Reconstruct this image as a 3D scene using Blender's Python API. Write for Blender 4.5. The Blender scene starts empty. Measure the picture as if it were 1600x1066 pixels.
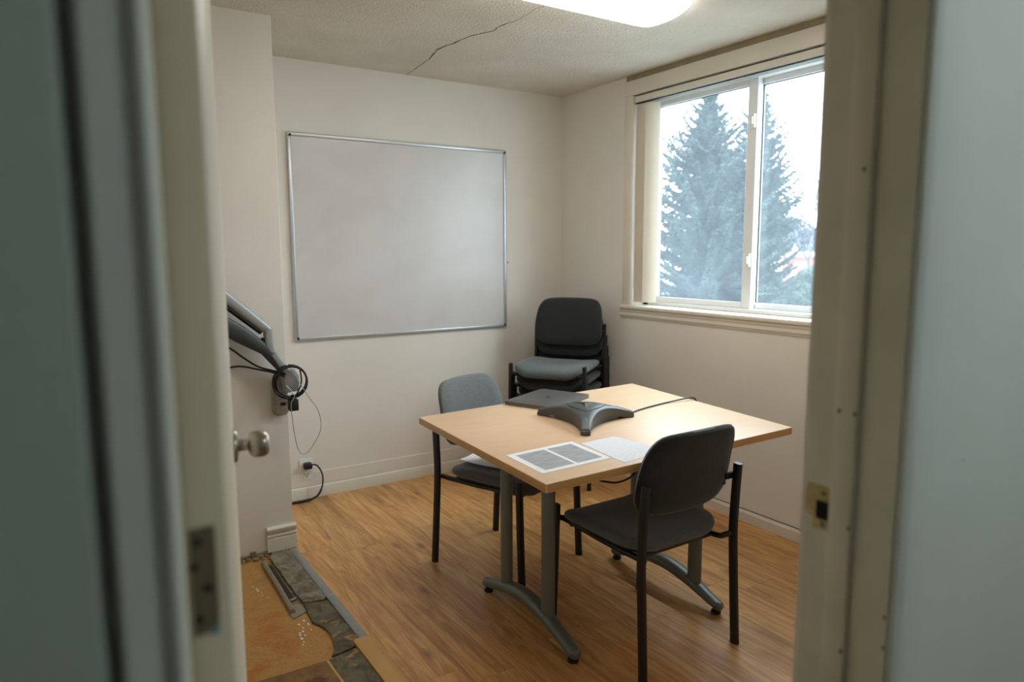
import bpy, bmesh, math, random
from mathutils import Vector, Matrix, Euler

random.seed(7)
sc = bpy.context.scene
COL = sc.collection

# ----------------------------------------------------------------- camera
FPX, YAW, PITCH, ROLL, CAMH = 1101.16, math.radians(32.838), math.radians(7.2266), math.radians(-0.1903), 1.45
cam_d = bpy.data.cameras.new('camera')
cam = bpy.data.objects.new('camera', cam_d)
COL.objects.link(cam)
_f = Vector((math.sin(YAW)*math.cos(PITCH), math.cos(YAW)*math.cos(PITCH), -math.sin(PITCH)))
_r = Vector((math.cos(YAW), -math.sin(YAW), 0))
_u = _r.cross(_f)
_c, _s = math.cos(ROLL), math.sin(ROLL)
_r2, _u2 = _c*_r + _s*_u, -_s*_r + _c*_u
cam.matrix_world = Matrix(((_r2.x, _u2.x, -_f.x, 0), (_r2.y, _u2.y, -_f.y, 0), (_r2.z, _u2.z, -_f.z, CAMH), (0, 0, 0, 1)))
cam_d.sensor_width = 36.0
cam_d.lens = 36.0*FPX/1600
cam_d.clip_start = 0.02
cam_d.clip_end = 500
cam_d.dof.use_dof = True
cam_d.dof.focus_distance = 2.9
cam_d.dof.aperture_fstop = 2.4
sc.camera = cam

# ----------------------------------------------------------------- view, world, lights
sc.view_settings.view_transform = 'Standard'
sc.view_settings.look = 'None'
sc.view_settings.gamma = 1.0
sc.view_settings.use_curve_mapping = False
sc.view_settings.exposure = 0.42

SKY_HORIZON, SKY_ZENITH = 6.0, 9.6     # overcast sky, brighter overhead
LAMP_STRENGTH = 8.4                      # ceiling fixture
HALL_FILL = 19.0                      # added unseen hallway light for the door casings
w = bpy.data.worlds.new('overcast_sky')
sc.world = w
w.use_nodes = True
wn, wl = w.node_tree.nodes, w.node_tree.links
wn.clear()
_tc = wn.new('ShaderNodeTexCoord')
_sx = wn.new('ShaderNodeSeparateXYZ')
_mr = wn.new('ShaderNodeMapRange')
_mr.inputs[1].default_value, _mr.inputs[2].default_value = 0.0, 1.0
_mr.inputs[3].default_value, _mr.inputs[4].default_value = SKY_HORIZON, SKY_ZENITH
_bg = wn.new('ShaderNodeBackground')
_bg.inputs[0].default_value = (0.80, 0.91, 1.0, 1)
_wo = wn.new('ShaderNodeOutputWorld')
wl.new(_tc.outputs['Generated'], _sx.inputs[0])
wl.new(_sx.outputs[2], _mr.inputs[0])
wl.new(_mr.outputs[0], _bg.inputs[1])
wl.new(_bg.outputs[0], _wo.inputs[0])

# daylight portal in the window opening (guides sampling of the sky, adds no light)
pl = bpy.data.lights.new('window_portal', 'AREA')
pl.shape, pl.size, pl.size_y = 'RECTANGLE', 1.5, 1.32
pl.cycles.is_portal = True
po = bpy.data.objects.new('window_portal', pl)
po.location = (3.235, 2.58, 1.75)
po.rotation_euler = (0, math.radians(90), 0)
COL.objects.link(po)

# ----------------------------------------------------------------- materials
def lin(c):
    o = []
    for v in c:
        v /= 255.0
        o.append(v/12.92 if v <= 0.04045 else ((v+0.055)/1.055)**2.4)
    return (o[0], o[1], o[2], 1.0)

class NT:
    def __init__(s, name):
        s.m = bpy.data.materials.new(name)
        s.m.use_nodes = True
        s.n, s.l = s.m.node_tree.nodes, s.m.node_tree.links
        s.n.clear()
        s.out = s.n.new('ShaderNodeOutputMaterial')
    def add(s, t, **kw):
        nd = s.n.new('ShaderNode'+t)
        for k, v in kw.items():
            setattr(nd, k, v)
        return nd
    def link(s, a, b):
        s.l.new(a, b)
    def bsdf(s, rough=0.5, metal=0.0, spec=0.5):
        b = s.add('BsdfPrincipled')
        b.inputs['Roughness'].default_value = rough
        b.inputs['Metallic'].default_value = metal
        b.inputs['Specular IOR Level'].default_value = spec
        s.link(b.outputs[0], s.out.inputs[0])
        return b
    def coords(s, scale=(1, 1, 1), kind='Object', rnd=0.0):
        tc = s.add('TexCoord')
        mp = s.add('Mapping')
        mp.inputs['Scale'].default_value = scale
        s.link(tc.outputs[kind], mp.inputs[0])
        if rnd:
            oi = s.add('ObjectInfo')
            mu = s.add('Math', operation='MULTIPLY')
            mu.inputs[1].default_value = rnd
            s.link(oi.outputs['Random'], mu.inputs[0])
            cb = s.add('CombineXYZ')
            for i in range(3):
                s.link(mu.outputs[0], cb.inputs[i])
            s.link(cb.outputs[0], mp.inputs['Location'])
        return mp.outputs[0]
    def noise(s, vec, scale, detail=4, rough=0.55, dist=0.0):
        nz = s.add('TexNoise')
        nz.inputs['Scale'].default_value = scale
        nz.inputs['Detail'].default_value = detail
        nz.inputs['Roughness'].default_value = rough
        nz.inputs['Distortion'].default_value = dist
        s.link(vec, nz.inputs['Vector'])
        return nz.outputs[0]
    def ramp(s, fac, stops):
        r = s.add('ValToRGB')
        e = r.color_ramp.elements
        while len(e) < len(stops):
            e.new(0.5)
        for i, (p, c) in enumerate(stops):
            e[i].position = p
            e[i].color = c
        s.link(fac, r.inputs[0])
        return r.outputs[0]
    def mix(s, fac, a, b, mode='MIX'):
        m = s.add('MixRGB', blend_type=mode)
        for i, v in ((0, fac), (1, a), (2, b)):
            if isinstance(v, (int, float, tuple)):
                m.inputs[i].default_value = v
            else:
                s.link(v, m.inputs[i])
        return m.outputs[0]
    def bump(s, b, h, strength=0.3, dist=0.01):
        bp = s.add('Bump')
        bp.inputs['Strength'].default_value = strength
        bp.inputs['Distance'].default_value = dist
        s.link(h, bp.inputs['Height'])
        s.link(bp.outputs[0], b.inputs['Normal'])

def simple(name, rgb, rough=0.5, metal=0.0, var=0.06, vscale=6, bump=0.0, bscale=150, bdist=0.002, spec=0.5, sheen=0.0):
    t = NT(name)
    b = t.bsdf(rough, metal, spec)
    v = t.coords()
    c = lin(rgb)
    k0 = tuple(x*(1-var) for x in c[:3])+(1,)
    k1 = tuple(min(1, x*(1+var)) for x in c[:3])+(1,)
    t.link(t.ramp(t.noise(v, vscale), [(0.3, k0), (0.7, k1)]), b.inputs['Base Color'])
    if bump:
        t.bump(b, t.noise(v, bscale, 3), bump, bdist)
    if sheen:
        b.inputs['Sheen Weight'].default_value = sheen
        b.inputs['Sheen Roughness'].default_value = 0.5
    return t.m

M = {}
M['wall'] = simple('wall_paint', (230, 224, 214), 0.62, var=0.035, vscale=2.2, bump=0.12, bscale=90, bdist=0.003, spec=0.35)
M['trim'] = simple('trim_paint', (224, 216, 200), 0.42, var=0.04, vscale=4, bump=0.06, bscale=40)
M['jamb'] = simple('old_jamb_paint', (220, 212, 192), 0.45, var=0.07, vscale=9, bump=0.08, bscale=60)
M['hall'] = simple('hall_paint', (210, 215, 212), 0.6, var=0.04, vscale=3, bump=0.1, bscale=80)
M['hallgreen'] = simple('grey_green_hall_left', (166, 178, 170), 0.6, var=0.05, vscale=3, bump=0.1, bscale=80)  # left section of the doorway wall, darker and greener than the right
M['doorpaint'] = simple('door_paint', (214, 206, 186), 0.45, var=0.05, vscale=6, bump=0.08, bscale=30)
M['black'] = simple('black_metal', (17, 17, 17), 0.42, var=0.1, vscale=12)
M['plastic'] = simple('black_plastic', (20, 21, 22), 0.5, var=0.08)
M['dark'] = simple('dark_void', (12, 11, 10), 0.9)
M['greymetal'] = simple('grey_powder_coat', (108, 112, 106), 0.42, metal=0.35, var=0.05)
M['lightgrey'] = simple('light_grey_enamel', (168, 172, 172), 0.38, metal=0.3, var=0.04)
M['armdark'] = simple('dark_grey_arm', (66, 72, 72), 0.42, metal=0.2, var=0.05)
M['alu'] = simple('aluminium_trim', (196, 198, 200), 0.35, metal=0.6, var=0.04)
M['vinyl'] = simple('white_vinyl', (236, 236, 236), 0.35, var=0.02)
M['vane'] = simple('vane_fabric', (214, 203, 186), 0.75, var=0.05, vscale=3)
M['white'] = simple('white_plastic', (232, 230, 224), 0.4, var=0.02)
M['paper'] = simple('paper', (238, 238, 240), 0.8, var=0.015)
M['nickel'] = simple('satin_nickel', (176, 168, 155), 0.3, metal=1.0, var=0.06, vscale=20)
M['brass'] = simple('aged_brass_plate', (172, 152, 106), 0.45, metal=0.7, var=0.14, vscale=30)
M['hinge'] = simple('dull_hinge_steel', (116, 112, 96), 0.5, metal=0.7, var=0.1, vscale=30)
M['laptop'] = simple('space_grey_aluminium', (112, 110, 108), 0.42, metal=0.7, var=0.03)
M['phone'] = simple('charcoal_phone_plastic', (74, 78, 78), 0.45, var=0.05)
M['phonedark'] = simple('phone_grille', (34, 37, 38), 0.5, var=0.1, vscale=60, bump=0.5, bscale=900, bdist=0.001)
M['phonecap'] = simple('phone_cap', (92, 95, 93), 0.5, var=0.05)
M['strip'] = simple('grey_transition_strip', (150, 154, 152), 0.42, metal=0.4, var=0.09, vscale=14)
M['beigestrip'] = simple('beige_reducer_strip', (204, 158, 92), 0.45, var=0.06, vscale=5)
M['shadowjoint'] = simple('brown_shadow_and_joint', (150, 136, 104), 0.7, var=0.12, vscale=12)  # painted shadow band over the window head, also the baseboard joint
M['concrete'] = simple('crumbling_plaster', (138, 122, 88), 0.9, var=0.35, vscale=40, bump=0.8, bscale=120, bdist=0.006)
M['pipe'] = simple('dusty_grey_pipe', (148, 140, 120), 0.55, var=0.16, vscale=40)
M['channel'] = simple('dark_brown_channel', (56, 46, 32), 0.7, var=0.2, vscale=30)
M['blueflake'] = simple('blue_grey_paint_flake', (120, 150, 165), 0.5)

def fabric(name, rgb):
    t = NT(name)
    b = t.bsdf(0.92, 0, 0.2)
    v = t.coords((1, 1, 1))
    c = lin(rgb)
    k0 = tuple(x*0.55 for x in c[:3])+(1,)
    k1 = tuple(x*1.5 for x in c[:3])+(1,)
    n1 = t.noise(v, 420, 2)
    t.link(t.ramp(n1, [(0.3, k0), (0.7, k1)]), b.inputs['Base Color'])
    t.bump(b, n1, 0.5, 0.002)
    b.inputs['Sheen Weight'].default_value = 0.25
    return t.m
M['fabric'] = fabric('grey_tweed_fabric', (104, 108, 108))
M['fabricseat'] = fabric('grey_seat_fabric', (86, 90, 89))
M['fabricdark'] = fabric('dark_tweed_fabric', (42, 44, 42))

def ceiling_mat():
    t = NT('popcorn_ceiling')
    b = t.bsdf(0.85, 0, 0.2)
    v = t.coords()
    c0, c1 = lin((222, 212, 199)), lin((234, 226, 214))
    t.link(t.ramp(t.noise(v, 3), [(0.3, c0), (0.7, c1)]), b.inputs['Base Color'])
    t.bump(b, t.noise(v, 95, 3, 0.6), 0.9, 0.010)
    return t.m
M['ceiling'] = ceiling_mat()

def laminate():
    t = NT('oak_laminate')
    b = t.bsdf(0.36, 0, 0.5)
    v = t.coords((1, 1, 1), 'Object', rnd=37.0)
    mp = t.add('Mapping')
    mp.inputs['Scale'].default_value = (9.0, 0.9, 1.0)
    t.link(v, mp.inputs[0])
    g = t.noise(mp.outputs[0], 2.2, 6, 0.62, 1.1)
    mp2 = t.add('Mapping')
    mp2.inputs['Scale'].default_value = (90, 3.0, 1)
    t.link(v, mp2.inputs[0])
    fine = t.noise(mp2.outputs[0], 1.5, 3)
    # cathedral figure: contour bands of a stretched noise
    mp3 = t.add('Mapping')
    mp3.inputs['Scale'].default_value = (6.0, 1.1, 1.0)
    t.link(v, mp3.inputs[0])
    big = t.noise(mp3.outputs[0], 1.4, 2, 0.45, 0.3)
    mu = t.add('Math', operation='MULTIPLY'); mu.inputs[1].default_value = 62.0
    t.link(big, mu.inputs[0])
    sn = t.add('Math', operation='SINE'); t.link(mu.outputs[0], sn.inputs[0])
    base = t.ramp(g, [(0.26, lin((160, 108, 56))), (0.5, lin((220, 163, 97))), (0.72, lin((236, 186, 124)))])
    fr = t.ramp(fine, [(0.3, (0.72, 0.70, 0.68, 1)), (0.7, (1.06, 1.06, 1.06, 1))])
    c1 = t.mix(0.75, base, fr, 'MULTIPLY')
    rg = t.ramp(sn.outputs[0], [(0.0, (0.83, 0.81, 0.78, 1)), (0.55, (1, 1, 1, 1))])
    c2 = t.mix(0.55, c1, rg, 'MULTIPLY')
    # knots
    mp4 = t.add('Mapping'); mp4.inputs['Scale'].default_value = (4.2, 1.9, 1)
    t.link(v, mp4.inputs[0])
    vo = t.add('TexVoronoi'); vo.inputs['Scale'].default_value = 1.0
    t.link(mp4.outputs[0], vo.inputs['Vector'])
    kn = t.ramp(vo.outputs['Distance'], [(0.02, (0.35, 0.3, 0.26, 1)), (0.11, (1, 1, 1, 1))])
    c3 = t.mix(0.75, c2, kn, 'MULTIPLY')
    oi = t.add('ObjectInfo')
    vr = t.ramp(oi.outputs['Random'], [(0, (0.86, 0.85, 0.84, 1)), (1, (1.06, 1.06, 1.06, 1))])
    c4 = t.mix(1.0, c3, vr, 'MULTIPLY')
    t.link(c4, b.inputs['Base Color'])
    t.bump(b, fine, 0.08, 0.001)
    return t.m
M['laminate'] = laminate()

def tabletop_mat(name, a, bb, rough):
    t = NT(name)
    b = t.bsdf(rough, 0, 0.6)
    v = t.coords((2.0, 14.0, 2))
    t.link(t.ramp(t.noise(v, 3, 5, 0.6, 0.4), [(0.3, lin(a)), (0.7, lin(bb))]), b.inputs['Base Color'])
    return t.m
M['tabletop'] = tabletop_mat('maple_laminate', (226, 190, 152), (232, 198, 162), 0.45)
M['tableedge'] = tabletop_mat('maple_edge_band', (196, 146, 82), (202, 152, 90), 0.4)

def whiteboard_mat():
    t = NT('whiteboard_surface')
    b = t.bsdf(0.28, 0, 0.5)
    v = t.coords((1, 1, 1.4))
    n1 = t.noise(v, 2.6, 3, 0.55, 0.3)
    n2 = t.noise(v, 9, 4)
    a = t.ramp(n1, [(0.38, lin((207, 203, 200))), (0.66, lin((213, 210, 208)))])
    t.link(t.mix(0.2, a, t.ramp(n2, [(0.35, (0.93, 0.92, 0.92, 1)), (0.6, (1, 1, 1, 1))]), 'MULTIPLY'), b.inputs['Base Color'])
    return t.m
M['board'] = whiteboard_mat()

def subfloor_mat():
    t = NT('stained_subfloor')
    b = t.bsdf(0.55, 0, 0.4)
    v = t.coords()
    n1 = t.noise(v, 5.5, 5, 0.6, 0.4)
    c = t.ramp(n1, [(0.3, lin((176, 108, 34))), (0.5, lin((188, 142, 80))), (0.72, lin((166, 128, 78)))])
    n2 = t.noise(v, 130, 3)
    c = t.mix(0.7, c, t.ramp(n2, [(0.3, (0.6, 0.55, 0.5, 1)), (0.5, (1, 1, 1, 1))]), 'MULTIPLY')
    n3 = t.noise(v, 24, 2, 0.5, 1.5)
    wf = t.ramp(n3, [(0.73, (0, 0, 0, 1)), (0.76, (1, 1, 1, 1))])
    c = t.mix(wf, c, lin((214, 204, 190)))
    t.link(c, b.inputs['Base Color'])
    t.bump(b, n2, 0.3, 0.002)
    return t.m
M['subfloor'] = subfloor_mat()

def oldtile_mat(name, a, bb, glue):
    t = NT(name)
    b = t.bsdf(0.6, 0, 0.4)
    v = t.coords(kind='Object')
    n1 = t.noise(v, 16, 6, 0.68, 0.9)
    c = t.ramp(n1, [(0.32, lin(a)), (0.6, lin(bb))])
    n2 = t.noise(v, 9, 6, 0.7, 0.6)
    g = t.ramp(n2, [(0.56, (0, 0, 0, 1)), (0.62, (1, 1, 1, 1))])
    c = t.mix(g, c, lin(glue))
    t.link(c, b.inputs['Base Color'])
    t.bump(b, n1, 0.4, 0.004)
    return t.m
M['slate'] = oldtile_mat('worn_slate_tile', (58, 54, 43), (150, 142, 122), (112, 106, 90))
M['gluetile'] = oldtile_mat('glue_smeared_tile', (58, 54, 40), (112, 104, 82), (180, 136, 72))
M['oldwood'] = oldtile_mat('old_brown_vinyl', (110, 78, 44), (142, 104, 62), (92, 66, 38))

def print_mat():
    t = NT('printed_photo_grey')
    b = t.bsdf(0.6)
    v = t.coords((4, 40, 1))
    t.link(t.ramp(t.noise(v, 3, 6, 0.7, 0.5), [(0.3, lin((132, 134, 138))), (0.7, lin((188, 189, 191)))]), b.inputs['Base Color'])
    return t.m
M['print'] = print_mat()

def text_mat():
    t = NT('faint_printed_lines')
    b = t.bsdf(0.75)
    tc = t.add('TexCoord')
    sp = t.add('SeparateXYZ')
    t.link(tc.outputs['Object'], sp.inputs[0])
    mu = t.add('Math', operation='MULTIPLY'); mu.inputs[1].default_value = 520
    t.link(sp.outputs[1], mu.inputs[0])
    sn = t.add('Math', operation='SINE'); t.link(mu.outputs[0], sn.inputs[0])
    mp = t.add('Mapping'); mp.inputs['Scale'].default_value = (160, 80, 1)
    t.link(tc.outputs['Object'], mp.inputs[0])
    nz = t.noise(mp.outputs[0], 1.0, 2)
    m2 = t.add('Math', operation='MULTIPLY'); t.link(sn.outputs[0], m2.inputs[0]); t.link(nz, m2.inputs[1])
    t.link(t.ramp(m2.outputs[0], [(0.3, lin((234, 234, 238))), (0.42, lin((196, 197, 202)))]), b.inputs['Base Color'])
    return t.m
M['text'] = text_mat()

def glass_mat():
    t = NT('hazy_window_glass')
    tr = t.add('BsdfTransparent'); tr.inputs[0].default_value = (0.95, 0.985, 0.99, 1)
    tl = t.add('BsdfTranslucent'); tl.inputs[0].default_value = (0.80, 0.91, 1.0, 1)
    v = t.coords()
    n = t.noise(v, 3.0, 4)
    f1 = t.ramp(n, [(0.3, (0.032,)*3+(1,)), (0.75, (0.052,)*3+(1,))])
    vo = t.add('TexVoronoi'); vo.inputs['Scale'].default_value = 46
    t.link(v, vo.inputs['Vector'])
    dr = t.ramp(vo.outputs['Distance'], [(0.05, (0.10,)*3+(1,)), (0.13, (0, 0, 0, 1))])
    nn = t.noise(v, 11, 2)
    dm = t.ramp(nn, [(0.52, (0, 0, 0, 1)), (0.6, (1, 1, 1, 1))])
    dd = t.mix(1.0, dr, dm, 'MULTIPLY')
    fac = t.mix(1.0, f1, dd, 'ADD')
    mx = t.add('MixShader')
    t.link(fac, mx.inputs[0]); t.link(tr.outputs[0], mx.inputs[1]); t.link(tl.outputs[0], mx.inputs[2])
    gl = t.add('BsdfGlossy'); gl.inputs['Roughness'].default_value = 0.05
    m2 = t.add('MixShader'); m2.inputs[0].default_value = 0.03
    t.link(mx.outputs[0], m2.inputs[1]); t.link(gl.outputs[0], m2.inputs[2])
    t.link(m2.outputs[0], t.out.inputs[0])
    return t.m
M['glass'] = glass_mat()

def emit(name, rgb, strength):
    t = NT(name)
    e = t.add('Emission')
    e.inputs[0].default_value = rgb+(1,)
    e.inputs[1].default_value = strength
    t.link(e.outputs[0], t.out.inputs[0])
    return t.m
M['lamp'] = emit('ceiling_lamp_lens', (1.0, 0.965, 0.905), LAMP_STRENGTH)
M['hallfill'] = emit('hall_fill_lens', (0.86, 0.98, 0.96), HALL_FILL)

M['needle'] = simple('blue_green_needles', (39, 56, 54), 0.8, var=0.35, vscale=2.5)
M['bark'] = simple('grey_brown_bark', (104, 98, 94), 0.9, var=0.2)
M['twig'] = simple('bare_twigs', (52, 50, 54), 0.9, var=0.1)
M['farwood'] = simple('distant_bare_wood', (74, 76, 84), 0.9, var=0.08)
M['brick'] = simple('pinkish_red_brick', (150, 96, 90), 0.9, var=0.08, vscale=3)
M['roofedge'] = simple('pale_roof_edge', (150, 134, 128), 0.7, var=0.05)
M['paneout'] = simple('pale_window_pane', (120, 124, 128), 0.3, var=0.05)
M['hedge'] = simple('hedge_leaves', (56, 74, 58), 0.85, var=0.35, vscale=4)
M['ground'] = simple('frosted_ground', (128, 136, 132), 0.95, var=0.15, vscale=0.6)
M['stone'] = simple('pale_low_wall', (128, 130, 130), 0.9, var=0.06)

# ----------------------------------------------------------------- mesh helpers
def new_obj(name, bm, mats, parent=None, smooth=True, angle=40):
    me = bpy.data.meshes.new(name)
    bmesh.ops.recalc_face_normals(bm, faces=bm.faces)
    bm.to_mesh(me)
    bm.free()
    if not isinstance(mats, (list, tuple)):
        mats = [mats]
    for m in mats:
        me.materials.append(M[m] if isinstance(m, str) else m)
    if smooth:
        me.polygons.foreach_set('use_smooth', [True]*len(me.polygons))
        me.set_sharp_from_angle(angle=math.radians(angle))
    o = bpy.data.objects.new(name, me)
    COL.objects.link(o)
    if parent:
        o.parent = parent
    return o

def empty(name, loc=(0, 0, 0), rz=0.0, parent=None):
    o = bpy.data.objects.new(name, None)
    o.empty_display_size = 0.1
    o.location = loc
    o.rotation_euler = (0, 0, rz)
    COL.objects.link(o)
    if parent:
        o.parent = parent
    return o

def tag(o, label, cat, group=None, kind=None):
    o['label'] = label
    o['category'] = cat
    if group:
        o['group'] = group
    if kind:
        o['kind'] = kind
    return o

def struct(o, label, cat):
    return tag(o, label, cat, kind='structure')

def box(bm, x0, x1, y0, y1, z0, z1, bev=0.0, seg=1, mi=0):
    vs = [bm.verts.new((x, y, z)) for z in (z0, z1) for y in (y0, y1) for x in (x0, x1)]
    fs = [bm.faces.new([vs[i] for i in f]) for f in ((0, 2, 3, 1), (4, 5, 7, 6), (0, 1, 5, 4), (2, 6, 7, 3), (0, 4, 6, 2), (1, 3, 7, 5))]
    for f in fs:
        f.material_index = mi
    if bev > 0:
        es = list({e for f in fs for e in f.edges})
        r = bmesh.ops.bevel(bm, geom=es, offset=bev, segments=seg, affect='EDGES', profile=0.5, material=-1)
        for f in r['faces']:
            f.material_index = mi
    return vs

def prism(bm, pts, z0, z1, bev=0.0, seg=1, mi=0, axis='z'):
    """extrude polygon pts (2D). axis z: (x,y)->z ; axis x: (y,z)->x ; axis y: (x,z)->y"""
    def P(a, b, c):
        return {'z': (a, b, c), 'x': (c, a, b), 'y': (a, c, b)}[axis]
    lo = [bm.verts.new(P(a, b, z0)) for a, b in pts]
    hi = [bm.verts.new(P(a, b, z1)) for a, b in pts]
    fs = [bm.faces.new(lo[::-1]), bm.faces.new(hi)]
    n = len(pts)
    for i in range(n):
        fs.append(bm.faces.new([lo[i], lo[(i+1) % n], hi[(i+1) % n], hi[i]]))
    for f in fs:
        f.material_index = mi
    if bev > 0:
        es = list(fs[0].edges)+list(fs[1].edges)
        bmesh.ops.bevel(bm, geom=es, offset=bev, segments=seg, affect='EDGES', profile=0.5)
    return fs

def loft(bm, rings, cap0=True, cap1=True, closed=True, mi=0):
    vr = [[bm.verts.new(p) for p in r] for r in rings]
    n = len(vr[0])
    for a, b in zip(vr[:-1], vr[1:]):
        for i in range(n if closed else n-1):
            j = (i+1) % n
            f = bm.faces.new([a[i], a[j], b[j], b[i]])
            f.material_index = mi
    if cap0:
        bm.faces.new(vr[0][::-1]).material_index = mi
    if cap1:
        bm.faces.new(vr[-1]).material_index = mi
    return vr

def catmull(pts, per=6, closed=False):
    pts = [Vector(p) for p in pts]
    n = len(pts)
    out = []
    rng = range(n) if closed else range(n-1)
    for i in rng:
        p1, p2 = pts[i], pts[(i+1) % n]
        p0 = pts[(i-1) % n] if closed or i > 0 else 2*p1-p2
        p3 = pts[(i+2) % n] if closed or i+2 < n else 2*p2-p1
        for k in range(per):
            t = k/per
            out.append(0.5*((2*p1)+(p2-p0)*t+(2*p0-5*p1+4*p2-p3)*t*t+(3*p1-p0-3*p2+p3)*t**3))
    if not closed:
        out.append(pts[-1])
    return out

def tube(bm, path, rx, ry=None, n=10, side=None, caps=True, mi=0, power=2.0):
    """sweep an ellipse (rx along side dir, ry along the other) ; rx may be a list"""
    path = [Vector(p) for p in path]
    m = len(path)
    rings = []
    sd = Vector(side) if side else None
    prev = None
    for i, p in enumerate(path):
        t = (path[min(i+1, m-1)]-path[max(i-1, 0)]).normalized()
        if sd is not None:
            a = (sd-t*sd.dot(t)).normalized()
        elif prev is None:
            q = Vector((0, 0, 1)) if abs(t.z) < 0.9 else Vector((1, 0, 0))
            a = (q-t*q.dot(t)).normalized()
        else:
            a = (prev-t*prev.dot(t)).normalized()
        prev = a
        b = t.cross(a)
        r1 = rx[i] if isinstance(rx, (list, tuple)) else rx
        r2 = r1 if ry is None else (ry[i] if isinstance(ry, (list, tuple)) else ry)
        ring = []
        for k in range(n):
            an = 2*math.pi*k/n
            cx, sx = math.cos(an), math.sin(an)
            e = 2.0/power
            cx = math.copysign(abs(cx)**e, cx)
            sx = math.copysign(abs(sx)**e, sx)
            ring.append(p+a*(r1*cx)+b*(r2*sx))
        rings.append(ring)
    loft(bm, rings, caps, caps, mi=mi)

def lathe(bm, prof, origin, axis, n=24, mi=0):
    """prof: list of (dist along axis, radius)"""
    ax = Vector(axis).normalized()
    q = Vector((0, 0, 1)) if abs(ax.z) < 0.9 else Vector((1, 0, 0))
    a = (q-ax*q.dot(ax)).normalized()
    b = ax.cross(a)
    o = Vector(origin)
    rings = [[o+ax*d+(a*math.cos(2*math.pi*k/n)+b*math.sin(2*math.pi*k/n))*max(r, 1e-4) for k in range(n)] for d, r in prof]
    loft(bm, rings, True, True, mi=mi)

def rrect(w, h, r, n=5, cx=0, cy=0):
    pts = []
    for sx, sy, a0 in ((1, 1, 0), (-1, 1, 90), (-1, -1, 180), (1, -1, 270)):
        for k in range(n+1):
            a = math.radians(a0+90*k/n)
            pts.append((cx+sx*(w/2-r)+r*math.cos(a), cy+sy*(h/2-r)+r*math.sin(a)))
    return pts

BM = bmesh.new

# ================================================================= SETTING
ZC = 2.51          # ceiling
YB = 4.056         # back wall face
XR = 3.04          # right wall face
YH, YR = 0.50, 0.636   # doorway wall, hall face and room face
XL = -0.25
YK = 3.395         # front of the wall block on the left
XK = 0.90
JL, JR = 0.0585, 0.95    # door opening

# --- walls
bm = BM(); box(bm, XL-0.1, XR+0.22, YB, YB+0.12, -0.1, ZC+0.1)
struct(new_obj('wall_back', bm, 'wall'), 'off-white painted back wall behind the whiteboard', 'wall')

WY0, WY1, WZ0, WZ1 = 1.84, 3.32, 1.10, 2.39    # window opening
bm = BM()
box(bm, XR, XR+0.22, YH-1.9, WY0, -0.1, ZC+0.1)
box(bm, XR, XR+0.22, WY1, YB+0.12, -0.1, ZC+0.1)
box(bm, XR, XR+0.22, WY0, WY1, -0.1, WZ0)
box(bm, XR, XR+0.22, WY0, WY1, WZ1, ZC+0.1)
wr = struct(new_obj('wall_right', bm, 'wall'), 'off-white painted right wall around the window', 'wall')
bm = BM(); box(bm, XR-0.004, XR+0.01, 1.2, 3.372, 0.0, 1.06, 0.0015)
new_obj('wall_panel', bm, 'wall', wr)

bm = BM(); box(bm, XL-0.1, XK, YK, YB+0.05, -0.1, ZC+0.1, 0.0015)
wl_ = struct(new_obj('wall_left', bm, 'wall'), 'projecting off-white wall block left of the whiteboard', 'wall')
bm = BM(); box(bm, XL-0.1, XL, YR-0.2, YK+0.1, -0.1, ZC+0.1)
struct(new_obj('wall_left', bm, 'wall'), 'side wall behind the open door', 'wall')
# crumbling plaster at the foot of the wall block
bm = BM()
rr = random.Random(3)
x = 0.30
while x < 0.77:
    wd = rr.uniform(0.02, 0.05)
    h = rr.uniform(0.006, 0.024)
    box(bm, x, x+wd, YK-rr.uniform(0.006, 0.016), YK+0.01, -0.012, h, 0.003)
    x += wd*0.9
for i in range(26):
    px, py, r_ = rr.uniform(0.60, 0.79), YK-rr.uniform(0.01, 0.05), rr.uniform(0.004, 0.011)
    box(bm, px-r_, px+r_*rr.uniform(0.5, 1.2), py-r_*0.7, py+r_*rr.uniform(0.5, 1.1), -0.012, -0.012+r_*rr.uniform(0.6, 1.6), 0.0015)
new_obj('crumbled_plaster', bm, 'concrete', wl_)

# doorway wall : hall paint on the hall side, room paint on the room side
def doorway_wall():
    bm = BM()
    for (x0, x1, z0, z1) in ((-1.9, JL-0.02, -0.1, ZC+0.1), (JR+0.02, XR+0.1, -0.1, ZC+0.1), (JL-0.02, JR+0.02, 2.09, ZC+0.1)):
        box(bm, x0, x1, YH+0.012, YR-0.012, z0, z1, 0, 1, 0)
        if x1 < 0.5 and x0 < 0:      # plaster stops short of the casing, leaving a dark gap
            box(bm, x0, 0.0105, YH-0.016, YH+0.012, z0, z1, 0.005, 3, 2)
        else:
            box(bm, x0, x1, YH-0.0, YH+0.012, z0, z1, 0, 1, 0)
        box(bm, x0, x1, YR-0.012, YR, z0, z1, 0, 1, 1)
    return bm
struct(new_obj('wall_front', doorway_wall(), ['hall', 'wall', 'hallgreen']), 'doorway wall between the hallway and the room', 'wall')

# --- hallway around the viewer
bm = BM(); box(bm, -1.9, XR+0.1, -1.42, -1.3, -0.1, ZC+0.1)
struct(new_obj('wall_hall', bm, 'hall'), 'hallway wall opposite the doorway', 'wall')
bm = BM(); box(bm, -2.0, -1.9, -1.42, YH+0.1, -0.1, ZC+0.1)
struct(new_obj('wall_hall', bm, 'hall'), 'end wall of the hallway', 'wall')

# --- ceiling
bm = BM(); box(bm, -2.0, XR+0.22, -1.42, YB+0.12, ZC, ZC+0.1)
ceil = struct(new_obj('ceiling', bm, 'ceiling', smooth=False), 'cracked popcorn-textured off-white ceiling', 'ceiling')
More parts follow.
